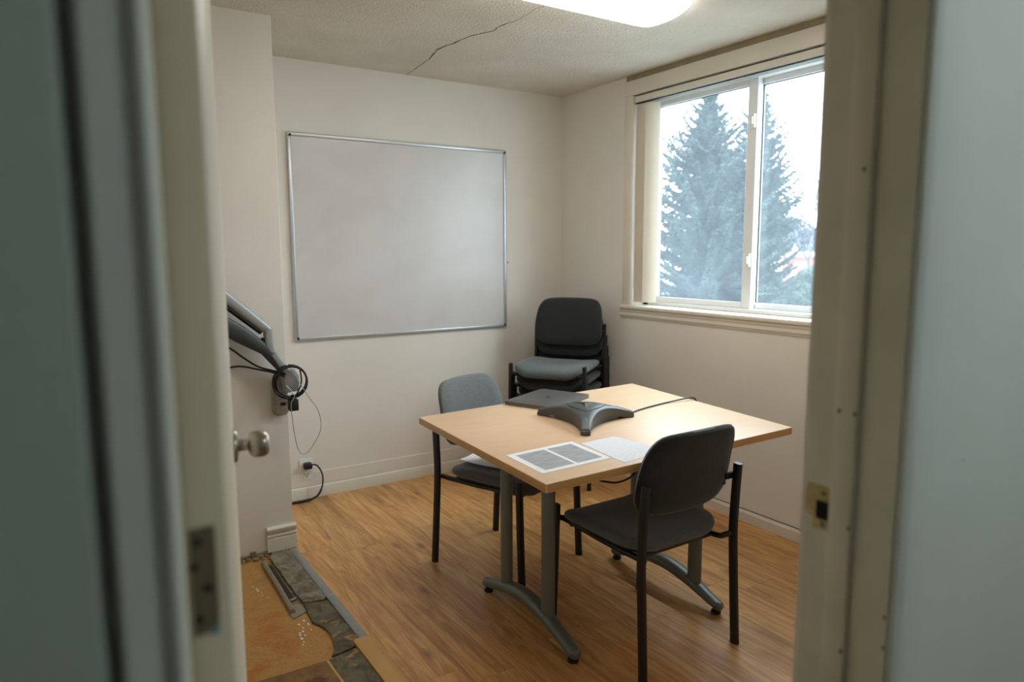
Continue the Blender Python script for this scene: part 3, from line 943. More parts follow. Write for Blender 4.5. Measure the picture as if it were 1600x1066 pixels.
# --- stacking chairs
_half = [(0, 0.0), (0.12, 0.004), (0.185, 0.020), (0.219, 0.058), (0.226, 0.11), (0.221, 0.19), (0.206, 0.255), (0.165, 0.296), (0.08, 0.305), (0, 0.306)]
BACK_OUT = catmull([(a, b, 0) for a, b in _half]+[(-a, b, 0) for a, b in _half[-2:0:-1]], 3, True)
def make_chair(back_mat, seat_mat):
    root = empty('stacking_chair')
    # seat cushion
    bm = BM()
    out = rrect(0.465, 0.455, 0.105, 7)
    def sring(sc_, z):
        r = []
        for (a, b) in out:
            x, y = a*sc_, b*sc_-0.02
            d = 0.027*(x/0.23)**2-0.011
            fr = max(0.0, (-0.02-y-0.10)/0.13)
            zz = z+d-0.024*min(1.2, fr)**2
            r.append((x, y, zz))
        return r
    rings = [sring(s_, z_) for s_, z_ in ((0.30, 0.416), (0.80, 0.416), (0.93, 0.421), (0.985, 0.430), (1.0, 0.441), (0.985, 0.453), (0.94, 0.462), (0.82, 0.467), (0.55, 0.465), (0.25, 0.463))]
    loft(bm, rings)
    new_obj('seat', bm, seat_mat, root)
    bm = BM()
    rings = [sring(s_, z_) for s_, z_ in ((0.2, 0.407), (0.82, 0.407), (0.90, 0.411), (0.92, 0.420))]
    loft(bm, rings)
    new_obj('seat_pan', bm, 'plastic', root)
    # back rest
    bm = BM()
    cy = 0.155
    def bring(sc_, t):
        r = []
        for p in BACK_OUT:
            u, w_ = p.x*sc_, cy+(p.y-cy)*sc_
            y = 0.212+t-0.62*u*u+0.20*(w_-0.0)+0.10*max(0, w_-0.18)
            r.append((u, y, 0.548+w_))
        return r
    rings = [bring(s_, t_) for s_, t_ in ((0.25, 0.020), (0.70, 0.020), (0.92, 0.017), (0.98, 0.009), (1.0, 0.0), (0.985, -0.011), (0.93, -0.019), (0.70, -0.024), (0.25, -0.025))]
    loft(bm, rings)
    bm.normal_update()
    bmesh.ops.recalc_face_normals(bm, faces=bm.faces)
    for f in bm.faces:
        if f.normal.y > 0.35:  # rear faces of the back get the darker fabric
            f.material_index = 1
    br = new_obj('backrest', bm, [back_mat, 'fabricdark'], root)
    # legs and posts
    for s in (-1, 1):
        bm = BM()
        tube(bm, catmull([(s*0.233, 0.262, 0.002), (s*0.231, 0.250, 0.22), (s*0.230, 0.240, 0.42), (s*0.229, 0.243, 0.54), (s*0.228, 0.252, 0.688)], 4), 0.0115, 0.0165, 12, side=(1, 0, 0), power=3)
        lg = new_obj('leg', bm, 'black', root)
        bm = BM(); tube(bm, [(s*0.233, 0.2622, 0.0), (s*0.2328, 0.261, 0.022)], 0.0135, 0.0185, 12, side=(1, 0, 0)); new_obj('foot_cap', bm, 'plastic', lg)
        bm = BM()
        tube(bm, catmull([(s*0.234, -0.245, 0.002), (s*0.232, -0.236, 0.22), (s*0.230, -0.228, 0.46), (s*0.230, -0.2275, 0.476)], 4), [0.0115]*12+[0.008], [0.0165]*12+[0.010], 12, side=(1, 0, 0), power=3)
        lg = new_obj('leg', bm, 'black', root)
        bm = BM(); tube(bm, [(s*0.234, -0.2452, 0.0), (s*0.2336, -0.244, 0.022)], 0.0135, 0.0185, 12, side=(1, 0, 0)); new_obj('foot_cap', bm, 'plastic', lg)
        # side rail under the seat with its stubs to both legs
        bm = BM()
        tube(bm, catmull([(s*0.226, -0.228, 0.428), (s*0.210, -0.226, 0.424), (s*0.190, -0.205, 0.414), (s*0.188, 0.0, 0.404), (s*0.190, 0.19, 0.406), (s*0.205, 0.226, 0.416), (s*0.226, 0.236, 0.422)], 4), 0.011, 0.010, 10)
        new_obj('side_rail', bm, 'black', root)
        bm = BM()
        box(bm, s*0.19-0.012, s*0.19+0.012, 0.212, 0.222, 0.605, 0.668, 0.003, 2)
        box(bm, min(s*0.19, s*0.228), max(s*0.19, s*0.228), 0.222, 0.236, 0.628, 0.652, 0.003)
        bk = new_obj('back_bracket', bm, 'black', root)
        for zz in (0.617, 0.656):
            bm = BM(); lathe(bm, [(0, 0.0052), (0.003, 0.0045), (0.004, 0.002)], (s*0.19, 0.221, zz), (0, 1, 0), 10); new_obj('bolt', bm, 'hinge', bk)
    for yy in (-0.19, 0.17):
        bm = BM(); tube(bm, [(-0.189, yy, 0.404), (0.189, yy, 0.404)], 0.010, 0.010, 8); new_obj('cross_bar', bm, 'black', root)
    return root

def copy_tree(o, parent=None):
    c = o.copy()
    COL.objects.link(c)
    c.parent = parent
    for ch in list(o.children):
        copy_tree(ch, c)
    return c

chA = make_chair('fabric', 'fabricseat')
chA.location = (1.797, 1.885, 0); chA.rotation_euler = (0, 0, math.radians(180.5))
tag(chA, 'grey fabric stacking chair seen from behind at the near side of the table', 'chair', 'black-legged stacking chairs')
chB = copy_tree(chA)
chB.location = (1.722, 2.70, 0); chB.rotation_euler = (0, 0, math.radians(20.5))
tag(chB, 'grey fabric stacking chair with a paper on its seat behind the table', 'chair', 'black-legged stacking chairs')

SPHI = math.radians(-54)
sf = Vector((math.sin(SPHI), -math.cos(SPHI), 0))       # facing direction of the stack
sbase = Vector((2.655, 3.535, 0))
names = ['lowest chair of the stack in the corner, mostly hidden', 'second chair from the bottom of the stack in the corner',
         'middle chair of the corner stack, third from the top', 'second chair from the top of the corner stack',
         'top chair of the corner stack with dark back and grey seat']
first = None
for i in range(5):
    if i == 4:
        c = make_chair('fabricdark', 'fabricseat')
    elif first is None:
        c = make_chair('fabricdark', 'fabricdark'); first = c
    else:
        c = copy_tree(first)
    c.location = sbase+sf*(0.034*(i-2))+Vector((0, 0, 0.0745*i))
    c.rotation_euler = (0, 0, SPHI)
    tag(c, names[i], 'chair', 'black-legged stacking chairs')

# paper on the seat of the far chair
def sheet(name, pts, z, mat, thick=0.0006, curl=0.0, nx=6, ny=6):
    """thin sheet over a quad of 4 xy corners, bilinear, optional curl at first corner"""
    bm = BM()
    c = Vector(((sum(p[0] for p in pts))/4, sum(p[1] for p in pts)/4, z))
    P = [Vector((p[0], p[1], 0)) for p in pts]
    g = []
    for sidez in (0, 1):
        gg = []
        for j in range(ny+1):
            for i in range(nx+1):
                u, v = i/nx, j/ny
                a = P[0].lerp(P[1], u).lerp(P[3].lerp(P[2], u), v)
                h = curl*(max(0, 1-u*1.6)**2)*(max(0, 1-v*1.6)**2)
                gg.append(bm.verts.new((a.x-c.x, a.y-c.y, h+sidez*thick)))
        g.append(gg)
    W_ = nx+1
    for j in range(ny):
        for i in range(nx):
            a = [j*W_+i, j*W_+i+1, (j+1)*W_+i+1, (j+1)*W_+i]
            bm.faces.new([g[1][k] for k in a])
            bm.faces.new([g[0][k] for k in a[::-1]])
    rim = [i for i in range(W_)]+[j*W_+nx for j in range(1, ny+1)]+[ny*W_+i for i in range(nx-1, -1, -1)]+[j*W_ for j in range(ny-1, 0, -1)]
    for a, b in zip(rim, rim[1:]+rim[:1]):
        bm.faces.new((g[0][a], g[0][b], g[1][b], g[1][a]))
    o = new_obj(name, bm, mat)
    o.location = c
    return o
sp = sheet('paper_sheet', [(-0.13, 0.085), (0.10, 0.11), (0.115, -0.11), (-0.115, -0.13)], 0.0, 'paper', 0.001, 0.01)
sp.location = (1.675, 2.78, 0.4785); sp.rotation_euler = (math.radians(2), 0, math.radians(28))
tag(sp, 'loose white sheet lying on the seat of the far chair', 'paper')

# --- papers on the table
p1 = sheet('printed_sheet', [(1.285, 2.032), (1.588, 2.050), (1.573, 1.805), (1.272, 1.792)], TZ+0.0004, 'paper', 0.0006)
tag(p1, 'printed sheet with two grey pictures at the table corner', 'paper')
for (u0, u1) in ((0.09, 0.505), (0.55, 0.925)):
    A, B, C_, D_ = [Vector(p) for p in ((1.285, 2.032), (1.588, 2.050), (1.573, 1.805), (1.272, 1.792))]
    def bl_(u, v):
        return A.lerp(B, u).lerp(D_.lerp(C_, u), v)
    pts = [bl_(u0, 0.10), bl_(u1, 0.10), bl_(u1, 0.90), bl_(u0, 0.90)]
    bm = BM(); prism(bm, [(p.x-p1.location.x, p.y-p1.location.y) for p in pts][::-1], 0.0006, 0.0008)
    new_obj('printed_picture', bm, 'print', p1, smooth=False)
p2 = sheet('printed_sheet', [(1.600, 2.010), (1.772, 2.016), (1.800, 1.758), (1.572, 1.738)], TZ+0.0003, 'text', 0.0005)
tag(p2, 'faint text sheet between the pictures sheet and the near chair', 'paper')

# --- laptop
LP = [(1.726, 2.742), (2.047, 2.888), (2.150, 2.634), (1.826, 2.486)]
lc = (sum(p[0] for p in LP)/4, sum(p[1] for p in LP)/4)
ang = math.atan2(LP[1][1]-LP[0][1], LP[1][0]-LP[0][0])
lp = empty('laptop', (lc[0], lc[1], TZ+0.0005), ang)
tag(lp, 'closed dark grey laptop behind the conference phone', 'laptop')
lw, ld = 0.353, 0.272
bm = BM(); prism(bm, rrect(lw, ld, 0.014, 5), 0.0015, 0.0105, 0.002, 2); new_obj('base', bm, 'laptop', lp)
bm = BM(); prism(bm, rrect(lw, ld, 0.014, 5), 0.0112, 0.0172, 0.002, 2); lid = new_obj('lid', bm, 'laptop', lp)
bm = BM()
pts = [(0.016*math.cos(a)*(1-0.18*math.cos(2*a)), 0.013*math.sin(a)*(1-0.12*math.sin(a))) for a in [k*math.pi/8 for k in range(16)]]
prism(bm, pts, 0.01715, 0.01745); new_obj('emblem', bm, 'plastic', lid)
for sx in (-1, 1):
    for sy in (-1, 1):
        bm = BM(); lathe(bm, [(0, 0.008), (0.0018, 0.008)], (sx*0.15, sy*0.11, 0.0), (0, 0, 1), 10); new_obj('rubber_foot', bm, 'plastic', lp)

# --- conference phone
PC = Vector((1.828, 2.266, TZ+0.0005))
tips = [Vector((1.736, 2.486, 0)), Vector((1.690, 2.093, 0)), Vector((2.058, 2.214, 0))]
a_front = math.atan2(2.093-PC.y, 1.690-PC.x)
ph = empty('conference_phone', PC, a_front)
tag(ph, 'charcoal three-armed conference phone in the middle of the table', 'phone')
RT = 0.234
def ztop(r):
    return 0.016+0.060*max(0, 1-(r/(RT+0.014))**1.75)
OUTL = []
for i in range(3):
    t0, t1_ = 2*math.pi*i/3, 2*math.pi*(i+1)/3
    def rot2(p, t):
        return Vector((p[0]*math.cos(t)-p[1]*math.sin(t), p[0]*math.sin(t)+p[1]*math.cos(t)))
    for a in (-0.5, 0.0, 0.5):
        OUTL.append(rot2((RT+0.004*(1-4*a*a), 0.0185*2*a*0.75), t0))
    A_, B_ = rot2((RT-0.004, 0.0195), t0), rot2((RT-0.004, -0.0195), t1_)
    C_ = rot2((0.030, 0.0), t0+math.pi/3)
    for k in range(29):
        u = k/28
        OUTL.append(A_*(1-u)**2+C_*(2*u*(1-u))+B_*u*u)
bm = BM()
rings = []
for s_ in (0.05, 0.2, 0.4, 0.58, 0.74, 0.86, 0.94, 0.985):
    rings.append([(p.x*s_, p.y*s_, ztop(p.length*s_)-0.006*(s_**9)) for p in OUTL])
for mode in (0, 1, 2, 3):
    rg = []
    for p in OUTL:
        r = p.length
        rim = ztop(r)-0.009
        foot = 0.0015+0.011*math.exp(-((r-0.172)/0.020)**2)
        inn = min(1.0, max(0.0, (RT-r)/0.05))        # walls tuck in between the arms
        if mode == 0:
            s_, z = 1.0, rim
        elif mode == 1:
            s_, z = 1.0, max(foot, rim-0.006)
        elif mode == 2:
            s_, z = 1.0-0.05*inn, max(foot, rim*0.5)
        else:
            s_, z = 1.0-0.09*inn, foot
        rg.append((p.x*s_, p.y*s_, z))
    rings.append(rg)
loft(bm, rings)
body = new_obj('body', bm, 'phone', ph, angle=50)
def tri_r(t, R_, soft):
    a = (t+math.pi/3) % (2*math.pi/3)-math.pi/3
    return R_*(soft*0.72+(1-soft)*0.5/math.cos(math.pi/3-abs(a)))
def tri_ring(R_, dz, soft=0.45):
    o = []
    for k in range(60):
        t = 2*math.pi*k/60
        r = tri_r(t, R_, soft)
        o.append((r*math.cos(t), r*math.sin(t), ztop(r)+dz))
    return o
bm = BM()
loft(bm, [tri_ring(0.112, -0.006), tri_ring(0.112, 0.0006), tri_ring(0.108, 0.0018), tri_ring(0.07, 0.0022), tri_ring(0.02, 0.0022)])
pan = new_obj('top_panel', bm, 'phone', ph, angle=60)
bm = BM(); loft(bm, [tri_ring(0.1155, -0.006), tri_ring(0.1155, 0.0004), tri_ring(0.111, 0.0006)])
new_obj('panel_seam', bm, 'phonedark', ph)
bm = BM()
zb, za = ztop(0.06)+0.0015, ztop(0.0)+0.0065
vs = [bm.verts.new((0.066*math.cos(t), 0.066*math.sin(t), zb)) for t in (0, 2*math.pi/3, 4*math.pi/3)]
ap = bm.verts.new((0, 0, za))
for i in range(3):
    bm.faces.new((vs[i], vs[(i+1) % 3], ap))
bm.faces.new(vs[::-1])
new_obj('grille_frame', bm, 'phonecap', pan, smooth=False)
for i in range(3):
    t0 = 2*math.pi*i/3
    P3 = [Vector((0.066*math.cos(t), 0.066*math.sin(t), zb)) for t in (t0, t0+2*math.pi/3)]+[Vector((0, 0, za))]
    cen = (P3[0]+P3[1]+P3[2])/3
    nrm = (P3[1]-P3[0]).cross(P3[2]-P3[0]).normalized()
    if nrm.z < 0:
        nrm = -nrm
    inner = [cen+(p-cen)*0.86 for p in P3]
    bm = BM()
    loft(bm, [[p-nrm*0.001 for p in inner], [p+nrm*0.0012 for p in inner]])
    new_obj('speaker_grille', bm, 'phonedark', pan, smooth=False)
    bm = BM()
    rs = []
    for k in range(9):
        rd = 0.150+0.078*k/8
        wd = 0.004+0.0125*math.sin(math.pi/2*min(1, k/4))
        zc_ = ztop(rd)
        rs.append([(rd*math.cos(t0)-y_*math.sin(t0), rd*math.sin(t0)+y_*math.cos(t0), zc_+z_) for y_, z_ in ((-wd, -0.005), (-wd*0.85, 0.0005), (-wd*0.4, 0.0016), (0, 0.002), (wd*0.4, 0.0016), (wd*0.85, 0.0005), (wd, -0.005))])
    loft(bm, rs, True, True, closed=True)
    new_obj('microphone_cap', bm, 'phonecap', ph)
    bm = BM(); lathe(bm, [(0, 0.011), (0.004, 0.011)], (0.212*math.cos(t0), 0.212*math.sin(t0), -0.0004), (0, 0, 1), 12); new_obj('rubber_foot', bm, 'plastic', ph)

# phone cable over the table edge and down under it
bm = BM()
tube(bm, catmull([(2.045, 2.245, TZ+0.006), (2.13, 2.285, TZ+0.0045), (2.25, 2.315, TZ+0.0045), (2.38, 2.335, TZ+0.005), (2.50, 2.325, TZ+0.012), (2.540, 2.318, TZ+0.006), (2.552, 2.312, TZ-0.03), (2.52, 2.29, 0.66), (2.40, 2.24, 0.655), (2.25, 2.20, 0.668)], 6), 0.0036, n=8)
tag(new_obj('phone_cable', bm, 'plastic'), 'thin black cable from the phone over the table edge', 'cable')
bm = BM()
tube(bm, catmull([(1.68, 2.14, 0.675), (1.71, 2.11, 0.59), (1.75, 2.10, 0.552), (1.80, 2.10, 0.531), (1.865, 2.10, 0.516), (1.934, 2.10, 0.525), (1.98, 2.10, 0.56), (2.03, 2.12, 0.63), (2.06, 2.14, 0.68)], 6), 0.0040, n=8)
tag(new_obj('hanging_cable', bm, 'plastic'), 'black cable sagging beneath the tabletop', 'cable')

# --- wall outlet and plug
ou = empty('wall_outlet', (1.165, YB, 0.175))
tag(ou, 'white duplex outlet low on the back wall', 'outlet')
bm = BM(); prism(bm, rrect(0.078, 0.135, 0.008, 4), -0.007, -0.0005, 0.002, 2, axis='y'); new_obj('cover_plate', bm, 'white', ou)
for z in (-0.032, 0.032):
    bm = BM(); prism(bm, rrect(0.040, 0.044, 0.014, 4, 0, z), -0.0095, -0.006, 0.001, axis='y'); rc = new_obj('receptacle', bm, 'white', ou)
    for dx in (-0.008, 0.008):
        bm = BM(); box(bm, dx-0.0018, dx+0.0018, -0.0101, -0.009, z, z+0.012); new_obj('slot', bm, 'dark', rc)
    bm = BM(); lathe(bm, [(0, 0.004), (0.0008, 0.004)], (0, -0.0093, z-0.008), (0, -1, 0), 10); new_obj('slot', bm, 'dark', rc)
pc = empty('power_cord', (1.165, YB-0.01, 0.205))
tag(pc, 'black power cord plugged into the outlet and trailing to the floor', 'cord')
bm = BM(); box(bm, -0.022, 0.026, -0.042, -0.001, -0.018, 0.018, 0.008, 3); new_obj('plug', bm, 'plastic', pc)
bm = BM()
tube(bm, catmull([(0.02, -0.028, 0.004), (0.05, -0.035, 0.0), (0.078, -0.04, -0.05), (0.080, -0.045, -0.11), (0.055, -0.055, -0.165), (0.015, -0.06, -0.188), (-0.06, -0.055, -0.1965), (-0.20, -0.03, -0.1975)], 6), [0.0045]*22+[0.0065]*10+[0.0085]*11, n=8)
new_obj('cord', bm, 'plastic', pc)

# --- monitor arm on the wall block
ma = empty('monitor_mount', (0.868, YK, 0.75))
tag(ma, 'grey articulated monitor arm mounted on the left wall block', 'monitor mount')
def mp_(name, bm, mat, parent=ma):
    bmesh.ops.translate(bm, verts=bm.verts, vec=(-0.868, -YK, -0.75))
    return new_obj(name, bm, mat, parent)
bm = BM(); prism(bm, [(0.823, 0.70), (0.832, 0.683), (0.85, 0.677), (0.885, 0.677), (0.896, 0.69), (0.896, 0.86), (0.886, 0.873), (0.85, 0.873), (0.832, 0.86), (0.825, 0.80)], YK-0.030, YK-0.0005, 0.006, 3, axis='y'); mp_('wall_plate', bm, 'pipe')
bm = BM(); box(bm, 0.858, 0.884, YK-0.034, YK-0.029, 0.725, 0.74, 0.002); mp_('vent_slot', bm, 'plastic')
bm = BM(); prism(bm, [(0.872, 0.795), (0.93, 0.80), (0.935, 0.87), (0.915, 0.905), (0.875, 0.905), (0.862, 0.87)], YK-0.095, YK-0.028, 0.006, 2, axis='y'); mp_('swivel_block', bm, 'lightgrey')
bm = BM(); lathe(bm, [(0, 0.016), (0.055, 0.016), (0.058, 0.012)], (0.888, YK-0.07, 0.80), (0, 0, 1), 14); mp_('pivot_pin', bm, 'greymetal')
YA = YK-0.065
bm = BM(); tube(bm, [(0.912, YA, 0.845), (0.865, YA, 0.905), (0.79, YA, 1.005), (0.68, YA, 1.085), (0.40, YA, 1.27)], [0.017, 0.021, 0.027, 0.040, 0.040], [0.02, 0.022, 0.025, 0.028, 0.028], 12, side=(0.6, 0, 0.8), power=3); mp_('lower_link', bm, 'armdark')
bm = BM(); tube(bm, [(0.915, YA-0.004, 0.85), (0.868, YA-0.004, 0.912), (0.822, YA-0.004, 0.985)], [0.014, 0.018, 0.016], [0.026, 0.028, 0.026], 12, side=(0.6, 0, 0.8), power=3); mp_('lower_sleeve', bm, 'lightgrey')
bm = BM(); tube(bm, [(0.815, YA, 0.985), (0.808, YA, 1.03), (0.806, YA, 1.10)], [0.018, 0.020, 0.019], [0.022, 0.026, 0.024], 12, side=(1, 0, 0), power=3); mp_('elbow', bm, 'lightgrey')
bm = BM(); tube(bm, [(0.78, YA, 1.005), (0.785, YA, 1.06)], 0.010, 0.014, 8); mp_('elbow_pin', bm, 'plastic')
bm = BM(); lathe(bm, [(0, 0.008), (0.003, 0.007)], (0.79, YA-0.024, 1.105), (0, -1, 0), 12); mp_('bolt', bm, 'nickel')
bm = BM(); tube(bm, [(0.812, YA, 1.092), (0.79, YA, 1.108), (0.62, YA, 1.262), (0.36, YA, 1.48)], [0.016, 0.024, 0.027, 0.027], [0.022, 0.026, 0.026, 0.026], 14, side=(0.7, 0, 0.7), power=2.8); mp_('upper_link', bm, 'lightgrey')
bm = BM(); tube(bm, [(0.775, YA, 1.085), (0.61, YA, 1.228), (0.35, YA, 1.444)], [0.010, 0.012, 0.012], [0.022, 0.022, 0.022], 8, side=(0.7, 0, 0.7)); mp_('channel', bm, 'plastic')

bm = BM(); tube(bm, [(0.375, YA, 1.26), (0.355, YA, 1.37), (0.35, YA, 1.50)], [0.024, 0.026, 0.024], [0.026, 0.028, 0.026], 12, side=(1, 0, 0), power=3); mp_('end_joint', bm, 'lightgrey')
bm = BM(); tube(bm, [(0.35, YA, 1.40), (0.31, YA-0.03, 1.40), (0.28, YA-0.07, 1.40)], 0.018, 0.02, 10); mp_('tilt_neck', bm, 'armdark')
bm = BM(); prism(bm, rrect(0.115, 0.115, 0.012, 4, 0.275, 1.40), YA-0.09, YA-0.08, 0.002, 2, axis='y'); mp_('screen_plate', bm, 'plastic')

# coil of black cable hung on the arm
YC = YK-0.118
cc = empty('cable_coil', (0.892, YC, 0.775))
tag(cc, 'coil of black cable with a small adapter hung on the arm mount', 'cable')
def cp_(name, bm, mat):
    bmesh.ops.translate(bm, verts=bm.verts, vec=(-0.892, -YC, -0.775))
    return new_obj(name, bm, mat, cc)
bm = BM()
path = []
rr = random.Random(9)
for k in range(4*28+1):
    a = 2*math.pi*k/28
    tn = k//28
    rad = 0.076+[0, -0.004, 0.003, -0.006][min(tn, 3)]
    path.append((0.886+[0, 0.004, -0.003, 0.006][min(tn, 3)]+rad*math.sin(a), YC+0.004*tn-0.006+0.006*math.sin(2*a+tn), 0.851+rad*math.cos(a)))
tube(bm, path, 0.0042, n=7); cp_('loops', bm, 'plastic')
bm = BM(); tube(bm, catmull([(0.93, YC-0.004, 0.915), (0.935, YC-0.006, 0.85), (0.915, YC-0.008, 0.80), (0.895, YC-0.006, 0.772)], 5), 0.0036, n=7); cp_('cross_strand', bm, 'plastic')
bm = BM(); box(bm, 0.872, 0.915, YC-0.020, YC+0.018, 0.715, 0.768, 0.004, 2); cp_('adapter', bm, 'plastic')
bm = BM(); tube(bm, [(0.893, YC, 0.764), (0.893, YC, 0.79)], 0.007, n=8); cp_('strain_relief', bm, 'plastic')
bm = BM()
tube(bm, catmull([(0.895, YC-0.012, 0.905), (0.925, YC-0.022, 0.84), (0.965, YC-0.024, 0.77), (1.005, YC-0.025, 0.70), (1.012, YC-0.025, 0.615), (0.975, YC-0.025, 0.545), (0.935, YC-0.025, 0.505), (0.905, YC-0.025, 0.525), (0.888, YC-0.025, 0.60), (0.880, YC-0.026, 0.69), (0.878, YC-0.026, 0.755), (0.895, YC-0.022, 0.79), (0.86, YC-0.018, 0.84)], 7), 0.0019, n=7)
tag(new_obj('thin_wire', bm, 'lightgrey'), 'thin pale wire looping down from the cable coil', 'wire')
bm = BM()
tube(bm, catmull([(0.87, YK-0.10, 0.885), (0.82, YK-0.085, 0.905), (0.76, YK-0.05, 0.925), (0.70, YK-0.03, 0.97), (0.64, YK-0.012, 1.02), (0.52, YK-0.012, 1.08), (0.40, YK-0.03, 1.18), (0.37, YK-0.045, 1.27)], 6), 0.0045, n=7)
tag(new_obj('monitor_cable', bm, 'plastic'), 'black cable sagging from the arm along the wall block, upper of two', 'cable')
bm = BM()
tube(bm, catmull([(0.865, YK-0.10, 0.875), (0.82, YK-0.09, 0.896), (0.75, YK-0.05, 0.915), (0.69, YK-0.03, 0.93), (0.63, YK-0.014, 0.925), (0.50, YK-0.012, 0.90), (0.36, YK-0.012, 0.80), (0.30, YK-0.012, 0.5), (0.29, YK-0.012, 0.06)], 6), 0.0045, n=7)
tag(new_obj('monitor_cable', bm, 'plastic'), 'black cable sagging from the arm along the wall block, lower of two', 'cable')
bm = BM()
tube(bm, catmull([(0.40, YK-0.004, 2.505), (0.46, YK-0.004, 2.25), (0.535, YK-0.004, 2.0), (0.585, YK-0.004, 1.83), (0.600, YK-0.004, 1.70), (0.612, YK-0.004, 1.55), (0.616, YK-0.004, 1.38), (0.606, YK-0.006, 1.20), (0.58, YK-0.012, 1.06)], 6), 0.003, n=6)
tag(new_obj('wall_cable', bm, 'plastic'), 'thin dark cable running down the wall block by the door edge', 'cable')

# ================================================================= OUTSIDE
GZ = -3.0
bm = BM(); prism(bm, [(3.6, -30), (120, -30), (120, 110), (3.6, 110)], GZ-0.2, GZ)
tag(new_obj('ground', bm, 'ground', smooth=False), 'pale frosted ground outside the window', 'ground', kind='structure')

def spruce(loc, h, rad, seed, label, lean=(0, 0)):
    rs = random.Random(seed)
    root = empty('spruce_tree', loc)
    tag(root, label, 'tree')
    bm = BM()
    tube(bm, [(0, 0, 0), (0.02, 0, h*0.5), (lean[0], lean[1], h*0.99)], [0.16, 0.09, 0.012], n=8)
    new_obj('trunk', bm, 'bark', root)
    V, F = [], []
    def spike(a, b, w_, up):
        d = (b-a)
        s = d.cross(up)
        if s.length < 1e-6:
            return
        s = s.normalized()*w_
        n0 = len(V)
        mid = a.lerp(b, 0.4)
        V.extend([a, mid+s, b, mid-s, mid+up*w_*0.6])
        F.extend([(n0, n0+1, n0+4), (n0+1, n0+2, n0+4), (n0+2, n0+3, n0+4), (n0+3, n0, n0+4)])
    z = 0.35
    while z < h*0.985:
        k = 1-z/h
        L_ = rad*(1-math.exp(-(k/0.2)**1.4))+0.03
        nb = int(9+9*min(1, 2*k))
        a0 = rs.uniform(0, 6.28)
        for i in range(nb):
            an = a0+2*math.pi*i/nb+rs.uniform(-0.25, 0.25)
            ln = L_*rs.uniform(0.62, 1.16)
            dirv = Vector((math.cos(an), math.sin(an), 0))
            lift = rs.uniform(0.10, 0.45) if k < 0.5 else rs.uniform(-0.12, 0.32)
            p0 = Vector((lean[0]*z/h, lean[1]*z/h, z+rs.uniform(-0.08, 0.08)))
            steps = max(4, int(ln/0.085))
            prev = p0
            side = Vector((-dirv.y, dirv.x, 0))
            for s in range(1, steps+1):
                t = s/steps
                p = p0+dirv*(ln*t)+Vector((0, 0, ln*(lift*t*t*1.1-0.30*t*(1-t))))
                spike(prev, p+(p-prev)*0.8, 0.045, Vector((0, 0, 1)))
                tw = 0.26*(1-t*0.72)*(0.45+0.55*min(1, ln))
                for sg in (-1, 1):
                    for rep in range(3):
                        d = (side*sg*rs.uniform(0.6, 1.0)+dirv*rs.uniform(0.35, 0.9)+Vector((0, 0, rs.uniform(-0.55, 0.20))))
                        q_ = prev.lerp(p, rs.random())
                        spike(q_, q_+d*tw*rs.uniform(0.7, 1.25), 0.042+0.035*(1-t), Vector((0, 0, 1)))
                prev = p
        z += 0.12+0.10*k
    me = bpy.data.meshes.new('needles')
    me.from_pydata([tuple(v) for v in V], [], F)
    me.materials.append(M['needle'])
    o = bpy.data.objects.new('needles', me)
    COL.objects.link(o)
    o.parent = root
    o['kind'] = 'stuff'
    return len(F)
n1 = spruce((11.75, 10.55, GZ), 7.95, 1.45, 4, 'tall hazy blue-green spruce filling the left window pane')
n2 = spruce((13.5, 10.65, GZ), 8.25, 1.0, 8, 'narrower hazy spruce partly behind the window mullion')

def bare_tree(name, loc, h, seed, mat, label, depth=6, spread=0.55, r0=0.09):
    rs = random.Random(seed)
    bm = BM()
    def grow(p, d, ln, r, dep):
        q_ = p+d*ln
        mid = p.lerp(q_, 0.5)+Vector((rs.uniform(-1, 1), rs.uniform(-1, 1), 0))*ln*0.05
        tube(bm, [p, mid, q_], [r, r*0.85, r*0.7], n=4 if dep < 4 else 6, caps=False)
        if dep == 0:
            return
        for i in range(rs.choice((2, 3)) if dep < 6 else 3):
            nd = (d+Vector((rs.uniform(-1, 1), rs.uniform(-1, 1), rs.uniform(-0.25, 0.6)))*spread).normalized()
            grow(q_, nd, ln*rs.uniform(0.62, 0.86), r*0.62, dep-1)
    grow(Vector((0, 0, 0)), Vector((0, 0, 1)), h*0.27, r0, depth)
    o = new_obj(name, bm, mat)
    o.location = loc
    return tag(o, label, 'tree')
bare_tree('bare_tree', (25.2, 16.9, GZ), 8.6, 5, 'twig', 'leafless tree right of the spruces', 6, 0.6, 0.12)
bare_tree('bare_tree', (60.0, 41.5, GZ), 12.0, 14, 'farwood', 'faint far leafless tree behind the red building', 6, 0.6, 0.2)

# red building across the way
bd = empty('brick_building', (42, 29.5, GZ))
tag(bd, 'low pinkish-red brick building far off beyond the hedge', 'building')
bdm = Matrix.Rotation(math.radians(-55), 4, 'Z')
def bdp(name, bm, mat):
    bmesh.ops.transform(bm, matrix=bdm, verts=bm.verts)
    return new_obj(name, bm, mat, bd)
bm = BM(); box(bm, -1.0, 14, 0, 8, 0, 4.0); bdp('wall', bm, 'brick')
bm = BM(); box(bm, -1.3, 14.3, -0.3, 8.3, 4.0, 4.35, 0.05); bdp('roof', bm, 'roofedge')
for i in range(5):
    bm = BM(); box(bm, 0.2+2.2*i, 1.3+2.2*i, -0.06, 0.02, 2.0, 3.3, 0.02); bdp('window', bm, 'paneout')

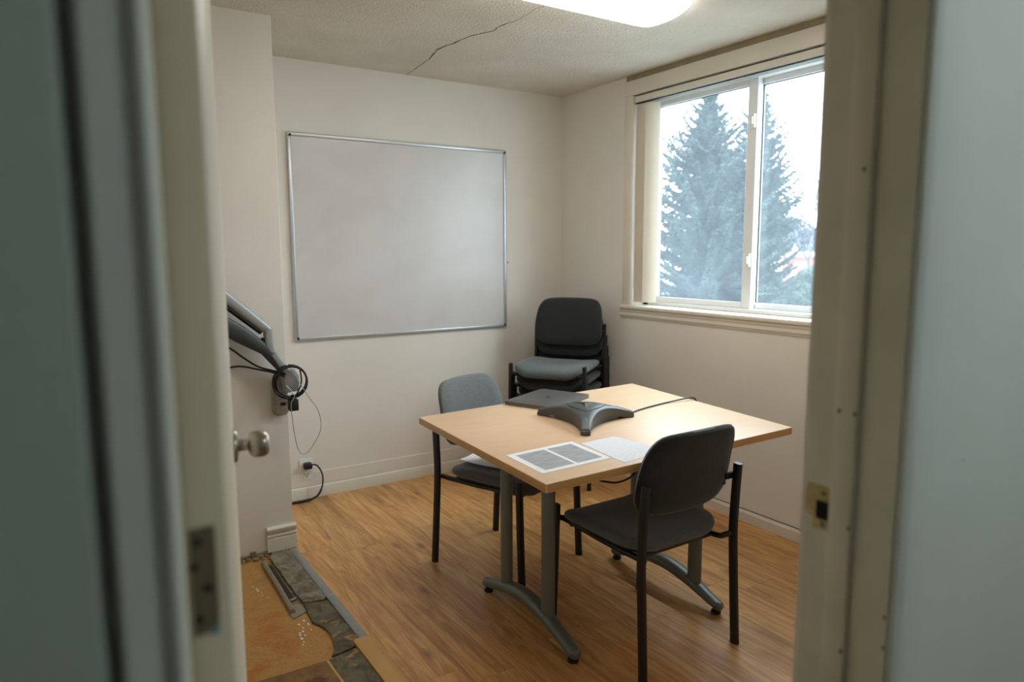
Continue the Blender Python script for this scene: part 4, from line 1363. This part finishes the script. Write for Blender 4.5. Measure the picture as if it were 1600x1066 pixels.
# hedge of small leaves in front of the building
def leaf_mass(name, loc, size, n, seed, label, cat, leaf=0.10, mat='hedge'):
    rs = random.Random(seed)
    V, F = [], []
    for i in range(n):
        th, cz = rs.uniform(0, 6.283), rs.uniform(-0.2, 1)
        rr_ = rs.uniform(0.72, 1.0)
        sxy = math.sqrt(max(0, 1-cz*cz))
        p = Vector((size[0]*rr_*sxy*math.cos(th), size[1]*rr_*sxy*math.sin(th), size[2]*(0.5+0.5*rr_*cz)))
        a = Vector((rs.uniform(-1, 1), rs.uniform(-1, 1), rs.uniform(-1, 1))).normalized()*leaf
        b = a.cross(Vector((rs.uniform(-1, 1), rs.uniform(-1, 1), rs.uniform(-1, 1))).normalized())
        k = len(V)
        V.extend([p-a, p+b*0.5, p+a, p-b*0.5])
        F.append((k, k+1, k+2, k+3))
    root = empty(name, loc)
    tag(root, label, cat)
    me = bpy.data.meshes.new('leaves')
    me.from_pydata([tuple(v) for v in V], [], F)
    me.materials.append(M[mat])
    o = bpy.data.objects.new('leaves', me)
    COL.objects.link(o); o.parent = root; o['kind'] = 'stuff'
    bm = BM()
    for i in range(5):
        a = i*1.256
        tube(bm, [(0, 0, 0), (0.3*size[0]*math.cos(a), 0.3*size[1]*math.sin(a), size[2]*0.5), (0.6*size[0]*math.cos(a), 0.6*size[1]*math.sin(a), size[2]*0.85)], [0.05, 0.035, 0.012], n=5)
    new_obj('stems', bm, 'bark', root)
for (x_, y_, lb_) in ((66.0, 49.0, 'faint grey clump of far woods just right of the narrower spruce'), (75.0, 44.5, 'faint grey clump of far woods near the window edge')):
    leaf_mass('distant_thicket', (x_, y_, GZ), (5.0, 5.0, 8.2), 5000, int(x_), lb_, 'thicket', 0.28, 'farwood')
leaf_mass('shrub', (16.6, 11.15, GZ), (1.05, 1.05, 4.05), 9000, 2, 'rounded green shrub below the red building', 'shrub', 0.11)
leaf_mass('shrub', (18.2, 9.4, GZ), (1.2, 1.2, 3.9), 9000, 3, 'rounded green shrub at the right edge of the window view', 'shrub', 0.11)
bm = BM(); box(bm, 9.0, 9.25, 7.2, 12.0, GZ, GZ+3.05, 0.03); box(bm, 8.95, 9.30, 7.15, 12.05, GZ+3.05, GZ+3.12, 0.01)
tag(new_obj('low_wall', bm, 'stone'), 'pale low wall outside below the spruces', 'wall')
